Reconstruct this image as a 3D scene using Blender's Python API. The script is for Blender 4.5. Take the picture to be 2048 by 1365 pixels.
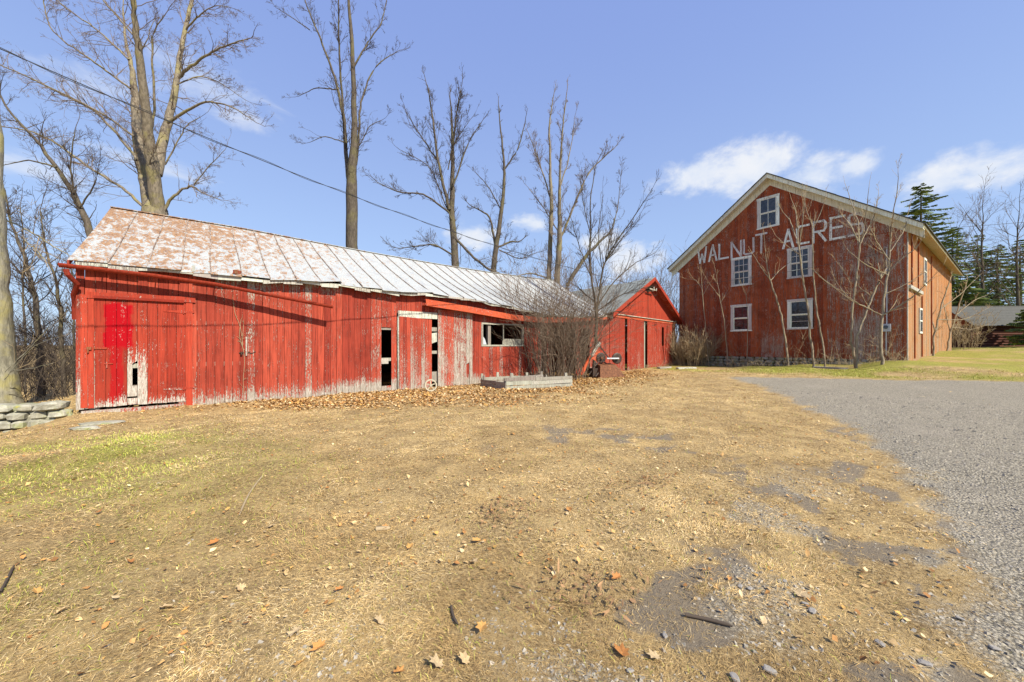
import bpy, math, random
import numpy as np
from mathutils import Vector
random.seed(7); rng = np.random.default_rng(11)
scene = bpy.context.scene
for o in list(bpy.data.objects): bpy.data.objects.remove(o)
COL = scene.collection
# ------------------------------------------------------------------ camera, sky, sun, exposure
F, CX, HZ, CAMH = 745.0, 1024.0, 690.0, 1.27          # photograph: focal length in px, principal x, horizon row, eye height
cam_d = bpy.data.cameras.new('camera'); cam = bpy.data.objects.new('camera', cam_d); COL.objects.link(cam)
cam.location = (0, 0, CAMH); cam.rotation_euler = (math.pi/2, 0, 0)
cam_d.sensor_width = 36; cam_d.lens = F/2048*36; cam_d.shift_y = (HZ-682.5)/2048
cam_d.clip_start = .05; cam_d.clip_end = 3000
scene.camera = cam
SUN_EL = math.radians(42); sh = np.array([.697, -.722]); sh = sh/np.linalg.norm(sh)
SUN = Vector((sh[0]*math.cos(SUN_EL), sh[1]*math.cos(SUN_EL), math.sin(SUN_EL)))
sl = bpy.data.lights.new('sun', 'SUN'); sl.energy = 5.0; sl.angle = math.radians(.5); sl.color = (1, .93, .78)
so = bpy.data.objects.new('sun', sl); COL.objects.link(so); so.rotation_euler = SUN.to_track_quat('Z', 'Y').to_euler(); so.location = (30, -30, 40)
scene.view_settings.view_transform = 'Standard'; scene.view_settings.look = 'None'
scene.view_settings.exposure = 0.6; scene.view_settings.gamma = 1; scene.view_settings.use_curve_mapping = False
SKY_STRENGTH = .108

# ------------------------------------------------------------------ node helper
class G:
    def __init__(s, nt): s.t = nt
    def n(s, typ, out=0, props=None, **kw):
        nd = s.t.nodes.new(typ)
        for k, v in (props or {}).items(): setattr(nd, k, v)
        for k, v in kw.items():
            key = int(k[1:]) if k[0] == 'i' and k[1:].isdigit() else k.replace('_', ' ')
            so_ = nd.inputs[key]
            if isinstance(v, bpy.types.NodeSocket): s.t.links.new(v, so_)
            elif isinstance(v, (tuple, list)) and so_.type == 'RGBA' and len(v) == 3: so_.default_value = (*v, 1)
            else: so_.default_value = v
        return nd.outputs[out]
    def m(s, op, a, b=0.0, clamp=False): return s.n('ShaderNodeMath', props={'operation': op, 'use_clamp': clamp}, i0=a, i1=b)
    def mix(s, f, a, b, mode='MIX'):
        nd = s.t.nodes.new('ShaderNodeMix'); nd.data_type = 'RGBA'; nd.blend_type = mode
        for i, v in ((0, f), (6, a), (7, b)):
            if isinstance(v, bpy.types.NodeSocket): s.t.links.new(v, nd.inputs[i])
            elif isinstance(v, (tuple, list)): nd.inputs[i].default_value = (*v[:3], 1)
            else: nd.inputs[i].default_value = v
        return nd.outputs[2]
    def noise(s, vec, scale, detail=4.0, rough=.6, dist=0.0, out=0):
        return s.n('ShaderNodeTexNoise', out=out, Vector=vec, Scale=scale, Detail=detail, Roughness=rough, Distortion=dist)
    def smap(s, v, lo, hi, a=0.0, b=1.0):
        return s.n('ShaderNodeMapRange', props={'interpolation_type': 'SMOOTHSTEP'}, Value=v, From_Min=lo, From_Max=hi, To_Min=a, To_Max=b)
    def scale(s, vec, sc): return s.n('ShaderNodeMapping', Vector=vec, Scale=sc)
    def attr(s, name, out=2): return s.n('ShaderNodeAttribute', out=out, props={'attribute_name': name})
def mat(name, build, rough=.85, spec=.25):
    m = bpy.data.materials.new(name); m.use_nodes = True; nt = m.node_tree; nt.nodes.clear()
    g = G(nt); co = g.n('ShaderNodeTexCoord', out=3)
    r = build(g, co)
    col, bump, rg, extra = (list(r)+[None]*4)[:4] if isinstance(r, tuple) and isinstance(r[0], bpy.types.NodeSocket) else (r, None, None, None)
    b = nt.nodes.new('ShaderNodeBsdfPrincipled'); b.inputs['Roughness'].default_value = rough; b.inputs['Specular IOR Level'].default_value = spec
    if isinstance(col, bpy.types.NodeSocket): nt.links.new(col, b.inputs['Base Color'])
    else: b.inputs['Base Color'].default_value = (*col, 1)
    if bump is not None:
        h, st, di = bump
        bn = nt.nodes.new('ShaderNodeBump'); bn.inputs['Strength'].default_value = st; bn.inputs['Distance'].default_value = di
        nt.links.new(h, bn.inputs['Height']); nt.links.new(bn.outputs[0], b.inputs['Normal'])
    if rg is not None: nt.links.new(rg, b.inputs['Roughness'])
    for k, v in (extra or {}).items():
        if isinstance(v, bpy.types.NodeSocket): nt.links.new(v, b.inputs[k])
        else: b.inputs[k].default_value = v
    o = nt.nodes.new('ShaderNodeOutputMaterial'); nt.links.new(b.outputs[0], o.inputs[0])
    return m

# ------------------------------------------------------------------ world: Nishita sky with a few fair-weather clouds
def ray(px, py): return np.array([(px-CX)/F, 1.0, (HZ-py)/F])
w = bpy.data.worlds.new('World'); scene.world = w; w.use_nodes = True
nt = w.node_tree; nt.nodes.clear(); g = G(nt)
sky = nt.nodes.new('ShaderNodeTexSky'); sky.sky_type = 'NISHITA'; sky.sun_disc = False
sky.sun_elevation = SUN_EL; sky.sun_rotation = math.atan2(sh[0], sh[1]); sky.air_density = 1.0; sky.dust_density = .6; sky.ozone_density = 3.0
gen = g.n('ShaderNodeTexCoord', out=0)
sep = nt.nodes.new('ShaderNodeSeparateXYZ'); nt.links.new(gen, sep.inputs[0]); sx, sy, sz = sep.outputs
az = g.m('ARCTAN2', sx, sy); el = g.m('ARCSINE', sz)
n1 = g.noise(g.scale(gen, (1, 1, 1.5)), 10.0, 9, .60, .2); n2 = g.noise(gen, 3.0, 5, .6, .5)
def blob(px, py, rx, ry):
    d = ray(px, py); a0 = math.atan2(d[0], d[1]); e0 = math.atan2(d[2], math.hypot(d[0], d[1]))
    d2 = ray(px+rx, py); ra = abs(math.atan2(d2[0], d2[1])-a0)
    d3 = ray(px, py-ry); re = abs(math.atan2(d3[2], math.hypot(d3[0], d3[1]))-e0)
    u = g.m('DIVIDE', g.m('SUBTRACT', az, a0), ra); v = g.m('DIVIDE', g.m('SUBTRACT', el, e0), re)
    return g.m('SUBTRACT', 1.0, g.m('SQRT', g.m('ADD', g.m('MULTIPLY', u, u), g.m('MULTIPLY', v, v))))
def cover(bl):
    r = None
    for b in bl:
        v = blob(*b); r = v if r is None else g.m('MAXIMUM', r, v)
    return r
cum = cover([(1400, 348, 110, 48), (1500, 345, 140, 62), (1620, 352, 130, 52), (1710, 332, 75, 32), (1880, 362, 120, 46), (1975, 345, 120, 46), (950, 472, 60, 38), (1065, 446, 55, 20),
             (1180, 480, 60, 30), (1250, 520, 90, 35), (2300, 330, 150, 40), (2900, 360, 200, 50)])
wis = cover([(420, 170, 150, 65), (200, 175, 160, 40), (60, 335, 220, 45), (300, 330, 160, 30), (480, 235, 80, 30), (-300, 250, 260, 70)])
cm = g.smap(g.m('ADD', g.m('MULTIPLY', cum, .9), g.m('MULTIPLY', g.m('SUBTRACT', n1, .5), 2.4)), -.05, .7)
wm = g.m('MULTIPLY', g.smap(g.m('ADD', g.m('MULTIPLY', wis, .8), g.m('MULTIPLY', g.m('SUBTRACT', g.noise(g.scale(gen, (2.0, 2.0, 6.0)), 5.0, 7, .6, .6), .5), 1.9)), .05, .9), .62)
oth = g.smap(g.m('ADD', n2, g.m('MULTIPLY', n1, .25)), .74, .9)      # the same kind of cloud elsewhere in the sky, behind the camera
oth = g.m('MULTIPLY', oth, g.smap(sy, .05, -.35))
cl = g.m('MAXIMUM', g.m('MAXIMUM', cm, wm), g.m('MULTIPLY', oth, .8))
lp = g.smap(sz, -.02, .02)
tint = g.mix(1.0, sky.outputs[0], (1.0, 1.0, 1.04), 'MULTIPLY')
veil = g.mix(g.smap(sz, .0, .75), (3.0, 4.1, 6.0), (1.9, 2.65, 5.5))          # the even pale blue of a bright, slightly hazy sky
skc = g.mix(.74, tint, veil)
cloudcol = g.mix(g.smap(n1, .35, .7), (4.4, 4.9, 5.8), (5.6, 5.7, 5.9))
skc = g.mix(g.m('MULTIPLY', cl, g.m('MULTIPLY', lp, .93)), skc, cloudcol)
bg = nt.nodes.new('ShaderNodeBackground'); nt.links.new(skc, bg.inputs[0]); bg.inputs[1].default_value = SKY_STRENGTH
wo = nt.nodes.new('ShaderNodeOutputWorld'); nt.links.new(bg.outputs[0], wo.inputs[0])

# ------------------------------------------------------------------ object helpers
def tag(o, label=None, cat=None, group=None, kind=None):
    for k, v in (('label', label), ('category', cat), ('group', group), ('kind', kind)):
        if v: o[k] = v
    return o
def empty(name, loc=(0, 0, 0), rz=0.0):
    o = bpy.data.objects.new(name, None); COL.objects.link(o); o.location = loc; o.rotation_euler = (0, 0, rz); o.empty_display_size = .2
    return o
def link(name, me, m=None, parent=None, smooth=False):
    o = bpy.data.objects.new(name, me); COL.objects.link(o)
    if m is not None and not me.materials: me.materials.append(m)
    if parent is not None: o.parent = parent
    if smooth: me.polygons.foreach_set('use_smooth', [True]*len(me.polygons))
    return o
def obj(name, V, Fc, m, parent=None, smooth=False, attrs=None):
    me = bpy.data.meshes.new(name); me.from_pydata([tuple(map(float, v)) for v in V], [], [tuple(map(int, f)) for f in Fc])
    for k, a in (attrs or {}).items():
        at = me.attributes.new(k, 'FLOAT', 'POINT'); at.data.foreach_set('value', np.asarray(a, np.float32))
    return link(name, me, m, parent, smooth)
def bigmesh(name, V, Fc, m, parent=None, smooth=False, attrs=None, col=None):
    V = np.asarray(V, np.float32); Fc = np.asarray(Fc, np.int32); k = Fc.shape[1]
    me = bpy.data.meshes.new(name); me.vertices.add(len(V)); me.vertices.foreach_set('co', V.ravel())
    me.loops.add(Fc.size); me.loops.foreach_set('vertex_index', Fc.ravel())
    me.polygons.add(len(Fc)); me.polygons.foreach_set('loop_start', np.arange(0, Fc.size, k, dtype=np.int32))
    me.polygons.foreach_set('use_smooth', np.full(len(Fc), smooth))
    me.update(calc_edges=True)
    for kk, a in (attrs or {}).items():
        at = me.attributes.new(kk, 'FLOAT', 'POINT'); at.data.foreach_set('value', np.asarray(a, np.float32))
    if col is not None:
        at = me.attributes.new('col', 'FLOAT_COLOR', 'POINT')
        at.data.foreach_set('color', np.concatenate([np.asarray(col, np.float32), np.ones((len(V), 1), np.float32)], 1).ravel())
    return link(name, me, m, parent)
class MB:
    """collects simple solids into one mesh"""
    def __init__(s): s.V = []; s.F = []
    def add(s, V, Fc):
        k = len(s.V); s.V += [tuple(v) for v in V]; s.F += [tuple(i+k for i in f) for f in Fc]; return s
    def hexa(s, b, t):      # bottom quad, top quad
        return s.add(list(b)+list(t), [(3, 2, 1, 0), (4, 5, 6, 7), (0, 1, 5, 4), (1, 2, 6, 5), (2, 3, 7, 6), (3, 0, 4, 7)])
    def box(s, x0, x1, y0, y1, z0, z1):
        return s.hexa([(x0, y0, z0), (x1, y0, z0), (x1, y1, z0), (x0, y1, z0)], [(x0, y0, z1), (x1, y0, z1), (x1, y1, z1), (x0, y1, z1)])
    def bar(s, p, q, wx, wy, up=(0, 0, 1)):     # box beam from p to q; width wx across, wy along up
        p, q = Vector(p), Vector(q); d = (q-p).normalized(); u = Vector(up); sd = d.cross(u)
        if sd.length < 1e-4: sd = d.cross(Vector((0, 1, 0)))
        sd.normalize(); u = sd.cross(d).normalized(); a = sd*wx/2; b = u*wy/2
        return s.hexa([p-a-b, p+a-b, p+a+b, p-a+b], [q-a-b, q+a-b, q+a+b, q-a+b])
    def tube(s, pts, r, n=8, cap=True):
        pts = [Vector(p) for p in pts]; rs = r if isinstance(r, (list, tuple)) else [r]*len(pts); V = []; Fc = []
        for i, p in enumerate(pts):
            d = (pts[min(i+1, len(pts)-1)]-pts[max(i-1, 0)]).normalized()
            a = d.cross(Vector((0, 0, 1)) if abs(d.z) < .9 else Vector((1, 0, 0))).normalized(); b = d.cross(a)
            for j in range(n):
                t = 2*math.pi*j/n; V.append(p+(a*math.cos(t)+b*math.sin(t))*rs[i])
        for i in range(len(pts)-1):
            for j in range(n): Fc.append((i*n+j, i*n+(j+1) % n, (i+1)*n+(j+1) % n, (i+1)*n+j))
        if cap: Fc.append(tuple(range(n))[::-1]); Fc.append(tuple((len(pts)-1)*n+j for j in range(n)))
        return s.add(V, Fc)
    def build(s, name, m, parent=None, smooth=False, attrs=None): return obj(name, s.V, s.F, m, parent, smooth, attrs)
class Frame:
    """upright wall plane: origin O, horizontal direction ang degrees right of the view axis; local x along the wall, y inward, z up"""
    def __init__(s, px, Y, ang):
        s.O = np.array([(px-CX)/F*Y, Y, 0]); s.rz = math.radians(90-ang)
        c, sn = math.cos(s.rz), math.sin(s.rz); s.ax = np.array([c, sn, 0]); s.ay = np.array([-sn, c, 0])
    def pix(s, px, py, off=0.0):          # pixel ray met with the plane 'off' metres in front of the wall
        r = ray(px, py); q = np.array([0, 0, CAMH])-s.O; oy = q@s.ay; dy = r@s.ay; k = (-off-oy)/dy
        return (q+k*r)@s.ax, CAMH+k*r[2]
    def loc(s, x, y): q = np.array([x, y, 0])-s.O; return q@s.ax, q@s.ay
    def w(s, x, y, z=0.0): p = s.O+s.ax*x+s.ay*y; return np.array([p[0], p[1], z])
    def root(s, name): return empty(name, (s.O[0], s.O[1], 0), s.rz)
SH = Frame(157, 7.8, 50.6); WG = Frame(1218, 19.35, 41.7)
BW = 11.6
_c = 18.3; _br = np.array([(1812-CX)/F*_c, _c])
BA = Frame(1812, _c, 143.6)      # barn: x runs from the right front corner to the right ... reset below to the left corner
BA.rz = math.radians(-53.6); c_, s_ = math.cos(BA.rz), math.sin(BA.rz); BA.ax = np.array([c_, s_, 0]); BA.ay = np.array([-s_, c_, 0])
BA.O = np.array([_br[0], _br[1], 0])-BA.ax*BW
# value noise
def vn(x, y, sc, seed=0):
    x = np.asarray(x, float)*sc+seed*17.13; y = np.asarray(y, float)*sc+seed*7.77
    xi, yi = np.floor(x), np.floor(y); fx, fy = x-xi, y-yi; fx = fx*fx*(3-2*fx); fy = fy*fy*(3-2*fy)
    hsh = lambda a, b: np.modf(np.abs(np.sin(a*127.1+b*311.7+seed*3.3)*43758.5453))[0]
    return (hsh(xi, yi)*(1-fx)+hsh(xi+1, yi)*fx)*(1-fy)+(hsh(xi, yi+1)*(1-fx)+hsh(xi+1, yi+1)*fx)*fy
def fbm(x, y, sc, seed=0, o=4): return sum(vn(x, y, sc*2**i, seed+i)*.5**i for i in range(o))/sum(.5**i for i in range(o))
def sst(v, a, b): t = np.clip((np.asarray(v, float)-a)/(b-a), 0, 1); return t*t*(3-2*t)
# ------------------------------------------------------------------ terrain
cps = [(0, 0, 0), (0, 3, 0), (3, 3, 0), (-3, 3, 0), (0, 6, 0), (5, 6, 0), (-5, 5, -.08), (9, 9, 0), (14, 8, 0), (20, 5, .05), (0, -10, 0), (-10, -5, -.2), (15, -8, .1), (0, 9.5, -.06), (5, 13, -.06),
       (-8.9, 7.4, -.27), (-9.8, 6.9, -.42), (-13, 6, -.7), (-14, 12, -.8), (-20, 20, -1.5), (-8, 3, -.2), (-9.2, 6.6, -.34), (-9.9, 6.4, -.46), (-8.4, 6.9, -.23), (-10.6, 6.0, -.56), (-7.6, 6.3, -.16), (-11.5, 7.5, -.6), (9, 14, 0), (12.5, 13.2, .02), (16, 12, .04), (20, 14, .2), (25, 16, .42),
       (32, 25, .9), (46, 34, 1.13), (60, 30, 1.2), (60, 60, 1.2), (0, 60, -.8), (-40, 50, -2.4), (40, 80, .6), (0, 150, -1), (150, 150, 0), (-150, 100, -3), (-60, -60, -.5), (80, -60, .5)]
for t, z in ((0, -.09), (1.8, -.18), (4, -.2), (6.6, -.21), (9.8, -.22), (12, -.21), (15, -.2), (18, -.18)):
    cps.append(tuple(SH.w(t, 0, z))); cps.append(tuple(SH.w(t, 4, z-.02)))
for t, z in ((0, -.17), (5, -.16), (10, -.16)): cps.append(tuple(WG.w(t, 0, z)))
for t, y, z in ((0, -.3, -.32), (3, -.4, -.2), (5.5, -.4, -.04), (8.5, -.4, .2), (11.6, -.3, .5), (12.2, 6, .58), (12.2, 16, .75), (14, -1.0, .36), (9, -2, .02), (4, -2, -.15)): cps.append(tuple(BA.w(t, y, z)))
CP = np.array(cps)
def gz(x, y):
    x = np.asarray(x, float); y = np.asarray(y, float); num = 0; den = 0
    for px, py, pz in CP:
        wt = 1/(((x-px)**2+(y-py)**2)+.15)**1.6; num = num+wt*pz; den = den+wt
    z = num/den
    r = np.hypot(x, y)
    und = (fbm(x, y, .9, 3)-.5)*.07+(fbm(x, y, 3.2, 9, 3)-.5)*.05
    # shallow wheel ruts curving off the drive toward the lower right
    rut = np.sin((x-.55*y)*2.1+vn(x, y, .5, 5)*2.0)*.018*sst(x, .3, 1.5)*sst(7-y, 0, 3)*sst(y, .5, 1.2)
    wl = np.exp(-(((x+9.75)/1.0)**2+((y-6.85)/.55)**2))*.12
    return z-wl+und*sst(40-r, 0, 20)+rut
XE = np.array([(-30, -20), (-8, -3), (0, 1.0), (1.4, 1.9), (2.31, 2.9), (3.64, 4.15), (4.98, 4.95), (6.76, 5.75), (9.5, 7.0), (12, 8.0), (14.3, 8.6)])
def drive_d(x, y):
    xe = np.interp(y, XE[:, 0], XE[:, 1]); yf = 14.5-(np.asarray(x)-9)*.30
    return np.minimum(x-xe, yf-y)+(fbm(x, y, .6, 21)-.5)*.45+(vn(x, y, 4, 4)-.5)*.4+(vn(x, y, 13, 6)-.5)*.3
def gravel(x, y):
    d = drive_d(x, y); xe = np.interp(y, XE[:, 0], XE[:, 1])
    near = sst(x, xe-4.6, xe-1.4)*(1-.85*sst(x, xe-1.1, xe-.4))*sst(6.8-y, 0, 3.6)*(.45+.55*sst(5-y, 0, 2.5))
    st = fbm(x*.8+y*.5, y*.8-x*.35, 2.1, 31)
    patch = sst(st+near*.15, .60, .74)*near
    return np.maximum(sst(d, -.8, .5), patch*.52)
def green(x, y):
    a = np.exp(-(((x+5.9)/1.9)**2+((y-4.6)/1.2)**2))*(.35+.65*sst(fbm(x, y, 3.0, 44), .38, .62))
    bx, by = ((x-BA.O[0])*BA.ax[0]+(y-BA.O[1])*BA.ax[1], (x-BA.O[0])*BA.ay[0]+(y-BA.O[1])*BA.ay[1])
    strip = sst(by, -8.5, -6.0)*sst(bx, -7, -3)*sst(-drive_d(x, y), 0, .8)
    rightside = sst(bx, 11, 13)*sst(by, -7, -4)
    lft = sst(-x, 1.2, 4.0)*sst(6.5-y, 0, 3)*.42
    n = fbm(x, y, .7, 41)
    return np.clip(np.maximum(np.maximum(a*1.15, strip*1.15), np.maximum(rightside, lft))*sst(n, .25, .6), 0, 1)
def leafz(x, y):
    sxx = (x-SH.O[0])*SH.ax[0]+(y-SH.O[1])*SH.ax[1]; syy = (x-SH.O[0])*SH.ay[0]+(y-SH.O[1])*SH.ay[1]
    reach = np.interp(sxx, [1, 3, 5, 7, 10, 13, 16, 19, 21], [.6, 1.6, 3.8, 5.4, 6.0, 5.4, 4.4, 3.0, 1.0])
    return sst(-syy/reach, 1.15, .3)*sst(sxx, .5, 4)*sst(22-sxx, 0, 3)*(.15+.85*sst(fbm(x, y, 1.2, 51), .34, .6))
def in_building(x, y):
    r = np.zeros(np.shape(x), bool)
    for fr, x0, x1, y0, y1 in ((SH, 0, 19, 0, 8.6), (WG, 0, 10.2, 0, 12), (BA, 0, BW, 0, 22)):
        lx = (x-fr.O[0])*fr.ax[0]+(y-fr.O[1])*fr.ax[1]; ly = (x-fr.O[0])*fr.ay[0]+(y-fr.O[1])*fr.ay[1]
        r |= (lx > x0) & (lx < x1) & (ly > y0) & (ly < y1)
    return r
def ground_mat(g, co):
    ga, gr, lf = g.attr('gravel'), g.attr('green'), g.attr('leaf')
    n1 = g.noise(co, 2.2, 6, .65); n2 = g.noise(co, 38, 5, .7); n3 = g.noise(co, 190, 4, .8)
    straw = g.mix(g.smap(n2, .35, .7), (.16, .105, .05), (.50, .355, .165)); straw = g.mix(g.smap(n1, .4, .72), straw, (.50, .355, .16))
    straw = g.mix(g.m('MULTIPLY', g.smap(n3, .5, .75), .6), straw, (.62, .47, .26))
    straw = g.mix(g.m('MULTIPLY', g.smap(g.m('ADD', g.attr('bare'), g.m('MULTIPLY', g.m('SUBTRACT', n2, .5), .8)), .45, .8), .85), straw, g.mix(n3, (.13, .105, .075), (.27, .23, .18)))
    grn = g.mix(g.smap(n2, .4, .65), (.13, .14, .02), (.38, .37, .07))
    lfc = g.mix(g.smap(n2, .35, .65), (.15, .075, .027), (.52, .30, .11))
    vd = g.n('ShaderNodeTexVoronoi', out=0, Vector=co, Scale=62.0)
    v1 = g.n('ShaderNodeTexVoronoi', out=1, Vector=co, Scale=62.0)
    vv = g.n('ShaderNodeSeparateColor', Color=v1)
    v2 = g.n('ShaderNodeSeparateColor', Color=g.n('ShaderNodeTexVoronoi', out=1, Vector=co, Scale=140.0))
    st = g.mix(vv, (.18, .16, .12), (.62, .55, .42)); st2 = g.mix(v2, (.24, .212, .16), (.64, .57, .44))
    grv = g.mix(.4, st, st2); grv = g.mix(g.m('MULTIPLY', g.smap(vd, .35, .75), .75), grv, (.10, .088, .068)); grv = g.mix(g.smap(n1, .45, .8, 0, .55), grv, (.34, .30, .235)); grv = g.mix(g.m('MULTIPLY', g.smap(g.noise(co, .6, 5, .7), .5, .75), .5), grv, (.40, .345, .27))
    c = g.mix(g.m('MULTIPLY', gr, g.smap(n2, .2, .6)), straw, grn); c = g.mix(g.m('MULTIPLY', lf, .85), c, lfc)
    gm = g.smap(g.m('ADD', ga, g.m('MULTIPLY', g.m('SUBTRACT', n2, .5), .7)), .3, .7)
    c = g.mix(gm, c, grv)
    h = g.m('ADD', g.m('ADD', g.m('MULTIPLY', n2, .5), g.m('MULTIPLY', n3, .25)), g.m('MULTIPLY', gm, g.m('SUBTRACT', g.m('MULTIPLY', vv, .3), g.m('MULTIPLY', vd, .5))))
    return c, (h, 1.0, .03)
M_GROUND = mat('ground_straw_gravel', ground_mat, .95, .1)
NR, NA = 253, 440
rr = np.concatenate([[0], [.01, .12, .24], np.exp(np.linspace(math.log(.35), math.log(1500), NR-3))])
th = np.linspace(0, 2*math.pi, NA, endpoint=False)
gx = (rr[1:, None]*np.sin(th)[None]).ravel(); gy = (rr[1:, None]*np.cos(th)[None]).ravel()
gx = np.concatenate([[0], gx]); gy = np.concatenate([[0], gy]); gzz = gz(gx, gy)
V = np.stack([gx, gy, gzz], 1)
ii, jj = np.meshgrid(np.arange(NR-1), np.arange(NA), indexing='ij')
a0 = 1+ii*NA+jj; a1 = 1+ii*NA+(jj+1) % NA
Q = np.stack([a0, a0+NA, a1+NA, a1], -1).reshape(-1, 4)
Q = np.concatenate([Q, np.stack([np.zeros(NA, int), 1+np.arange(NA), 1+(np.arange(NA)+1) % NA, 1+(np.arange(NA)+1) % NA], 1)[:0]])
cen = V[Q].mean(1)
dm = (drive_d(cen[:, 0], cen[:, 1]) > 0) & (np.hypot(cen[:, 0], cen[:, 1]) < 45) & (cen[:, 1] > -25)
def bare(x, y): return (1-sst(fbm(x, y, 3.4, 77), .34, .54))*(.3+.7*sst(fbm(x, y, .6, 79), .40, .62))*(.4+.6*sst(x, -1.5, 1.5))*(.25+.75*sst(8-y, 0, 3.5))
att = {'bare': bare(gx, gy), 'gravel': gravel(gx, gy), 'green': green(gx, gy), 'leaf': leafz(gx, gy)}
def submesh(name, sel):
    q = Q[sel]; u, inv = np.unique(q, return_inverse=True)
    o = bigmesh(name, V[u], inv.reshape(q.shape), M_GROUND, smooth=True, attrs={k: v[u] for k, v in att.items()})
    o['kind'] = 'structure'; return o
submesh('ground', ~dm); submesh('gravel_driveway', dm)

# ------------------------------------------------------------------ ground cover
M_BLADE = mat('dry_grass_blades', lambda g, co: g.attr('col', 0), .8, .2)
M_LEAF = mat('fallen_leaf', lambda g, co: g.mix(g.smap(g.noise(co, 60, 3), .3, .7, 0, .35), g.attr('col', 0), (.10, .05, .02)), .75, .25)
M_STONE = mat('shale_chip', lambda g, co: (g.mix(g.smap(g.noise(co, 90, 3), .3, .7), g.attr('col', 0), (.30, .265, .22)), (g.noise(co, 120, 3), .3, .005)), .85, .3)
def sector(n, r0, r1, half=1.35, pw=0.0):
    u = rng.random(n)
    r = np.exp(np.log(r0)+u*(np.log(r1)-np.log(r0))) if pw == 0 else (r0**pw+u*(r1**pw-r0**pw))**(1/pw)
    a = (rng.random(n)*2-1)*half
    return r*np.sin(a), r*np.cos(a), r
def blades(x, y, r, L, W, tilt, colr, name, label, spread=1.0):
    n = len(x); z = gz(x, y); a = rng.random(n)*2*math.pi
    # matted grass leans in swathes
    sw = fbm(x, y, .8, 61)*9.0; k = rng.random(n) < .55; a = np.where(k, sw+rng.normal(0, .6, n), a)
    d = np.stack([np.cos(a)*np.cos(tilt), np.sin(a)*np.cos(tilt), np.sin(tilt)], 1); sd = np.stack([-np.sin(a), np.cos(a), rng.normal(0, .35, n)], 1)
    b = np.stack([x, y, z-.004], 1); cur = rng.normal(0, .16, n)
    mid = b+d*(L*.5)[:, None]; mid[:, 2] += L*.06
    tip = b+d*L[:, None]+sd*(cur*L*.5)[:, None]; tip[:, 2] -= L*.10
    V = np.stack([b, mid+sd*(W/2)[:, None], mid-sd*(W/2)[:, None], tip], 1).reshape(-1, 3)
    i = np.arange(n)*4; Fc = np.concatenate([np.stack([i, i+2, i+1], 1), np.stack([i+1, i+2, i+3], 1)])
    c = np.repeat(colr, 4, 0)
    o = bigmesh(name, V, Fc, M_BLADE, col=c); tag(o, label, 'grass', kind='stuff'); return o
x, y, r = sector(880000, 1.15, 24, 1.15)
ga = gravel(x, y); gr = green(x, y); dd = drive_d(x, y); lf = leafz(x, y)
keep = (rng.random(len(x)) > ga*.93) & (rng.random(len(x)) > sst(dd, -1.3, .75)*.97) & ~in_building(x, y) & (rng.random(len(x)) > lf*.55)
x, y, r, gr = x[keep], y[keep], r[keep], gr[keep]; n = len(x)
tn = fbm(x, y, 1.3, 71); isg = (rng.random(n) < gr*.8+.02); thin = rng.random(n) > bare(x, y)*.86
x, y, r, gr, tn, isg = [q[thin] for q in (x, y, r, gr, tn, isg)]; n = len(x)
pal = np.array([(.60, .44, .215), (.54, .375, .16), (.42, .28, .115), (.66, .51, .28), (.26, .165, .075), (.56, .385, .15)])
pi = np.where(rng.random(n) < sst(tn, .35, .65), rng.choice([0, 1, 3, 5], n), rng.choice([1, 2, 4, 2], n))
c = pal[pi]*(.78+.5*rng.random((n, 1)))*(.52+.86*fbm(x, y, 2.4, 85))[:, None]*1.10
lz = np.clip(leafz(x, y)*1.1, 0, 1)[:, None]*(rng.random((n, 1)) < .8); c = c*(1-.6*lz)+np.array([[.50, .27, .09]])*.6*lz
gc = np.array([(.36, .38, .06), (.26, .31, .04), (.50, .46, .11)])[rng.integers(0, 3, n)]*(.8+.4*rng.random((n, 1)))
c = np.where(isg[:, None], gc, c)
cl_ = vn(x, y, 5.5, 83); L = (.016+.040*rng.random(n)**1.6)*(.6+.9*cl_)*(1+.06*r); W = .0007+.00052*r
tilt = np.where(isg, rng.uniform(.4, 1.2, n), np.abs(rng.normal(.10, .2, n))+.5*sst(vn(x, y, 7.0, 91), .62, .9)*rng.random(n))
sel = ~isg
blades(x[sel], y[sel], r[sel], L[sel], W[sel], tilt[sel], c[sel], 'dry_grass', 'matted straw coloured dead grass covering the yard in the foreground')
sel = isg
blades(x[sel], y[sel], r[sel], L[sel]*.85, W[sel]*1.2, tilt[sel], c[sel], 'green_grass', 'short yellow green grass by the stone wall and in front of the big barn')
# leaf litter drifted against the long shed
def leaf_shape(n, L, Wd, curl, pos, rot, tilt, roll):
    base = np.array([(-.5, 0), (-.18, .42), (.15, .5), (.55, 0), (.15, -.5), (-.18, -.42)]); 
    xs = base[:, 0][None]*L[:, None]*(1+.3*rng.normal(size=(n, 6)).clip(-1, 1)); ys = base[:, 1][None]*Wd[:, None]*(1+.3*rng.normal(size=(n, 6)).clip(-1, 1))
    zs = curl[:, None]*(np.abs(ys)*1.1+.5*np.abs(xs))
    ca, sa = np.cos(rot)[:, None], np.sin(rot)[:, None]
    z2 = zs+xs*np.tan(tilt)[:, None]+ys*np.tan(roll)[:, None]
    z2 = z2-z2.min(1, keepdims=True)
    return np.stack([pos[:, 0:1]+xs*ca-ys*sa, pos[:, 1:2]+xs*sa+ys*ca, pos[:, 2:3]+z2], -1)
LF = np.array([(0, 1, 2, 3), (0, 3, 4, 5)])
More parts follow.
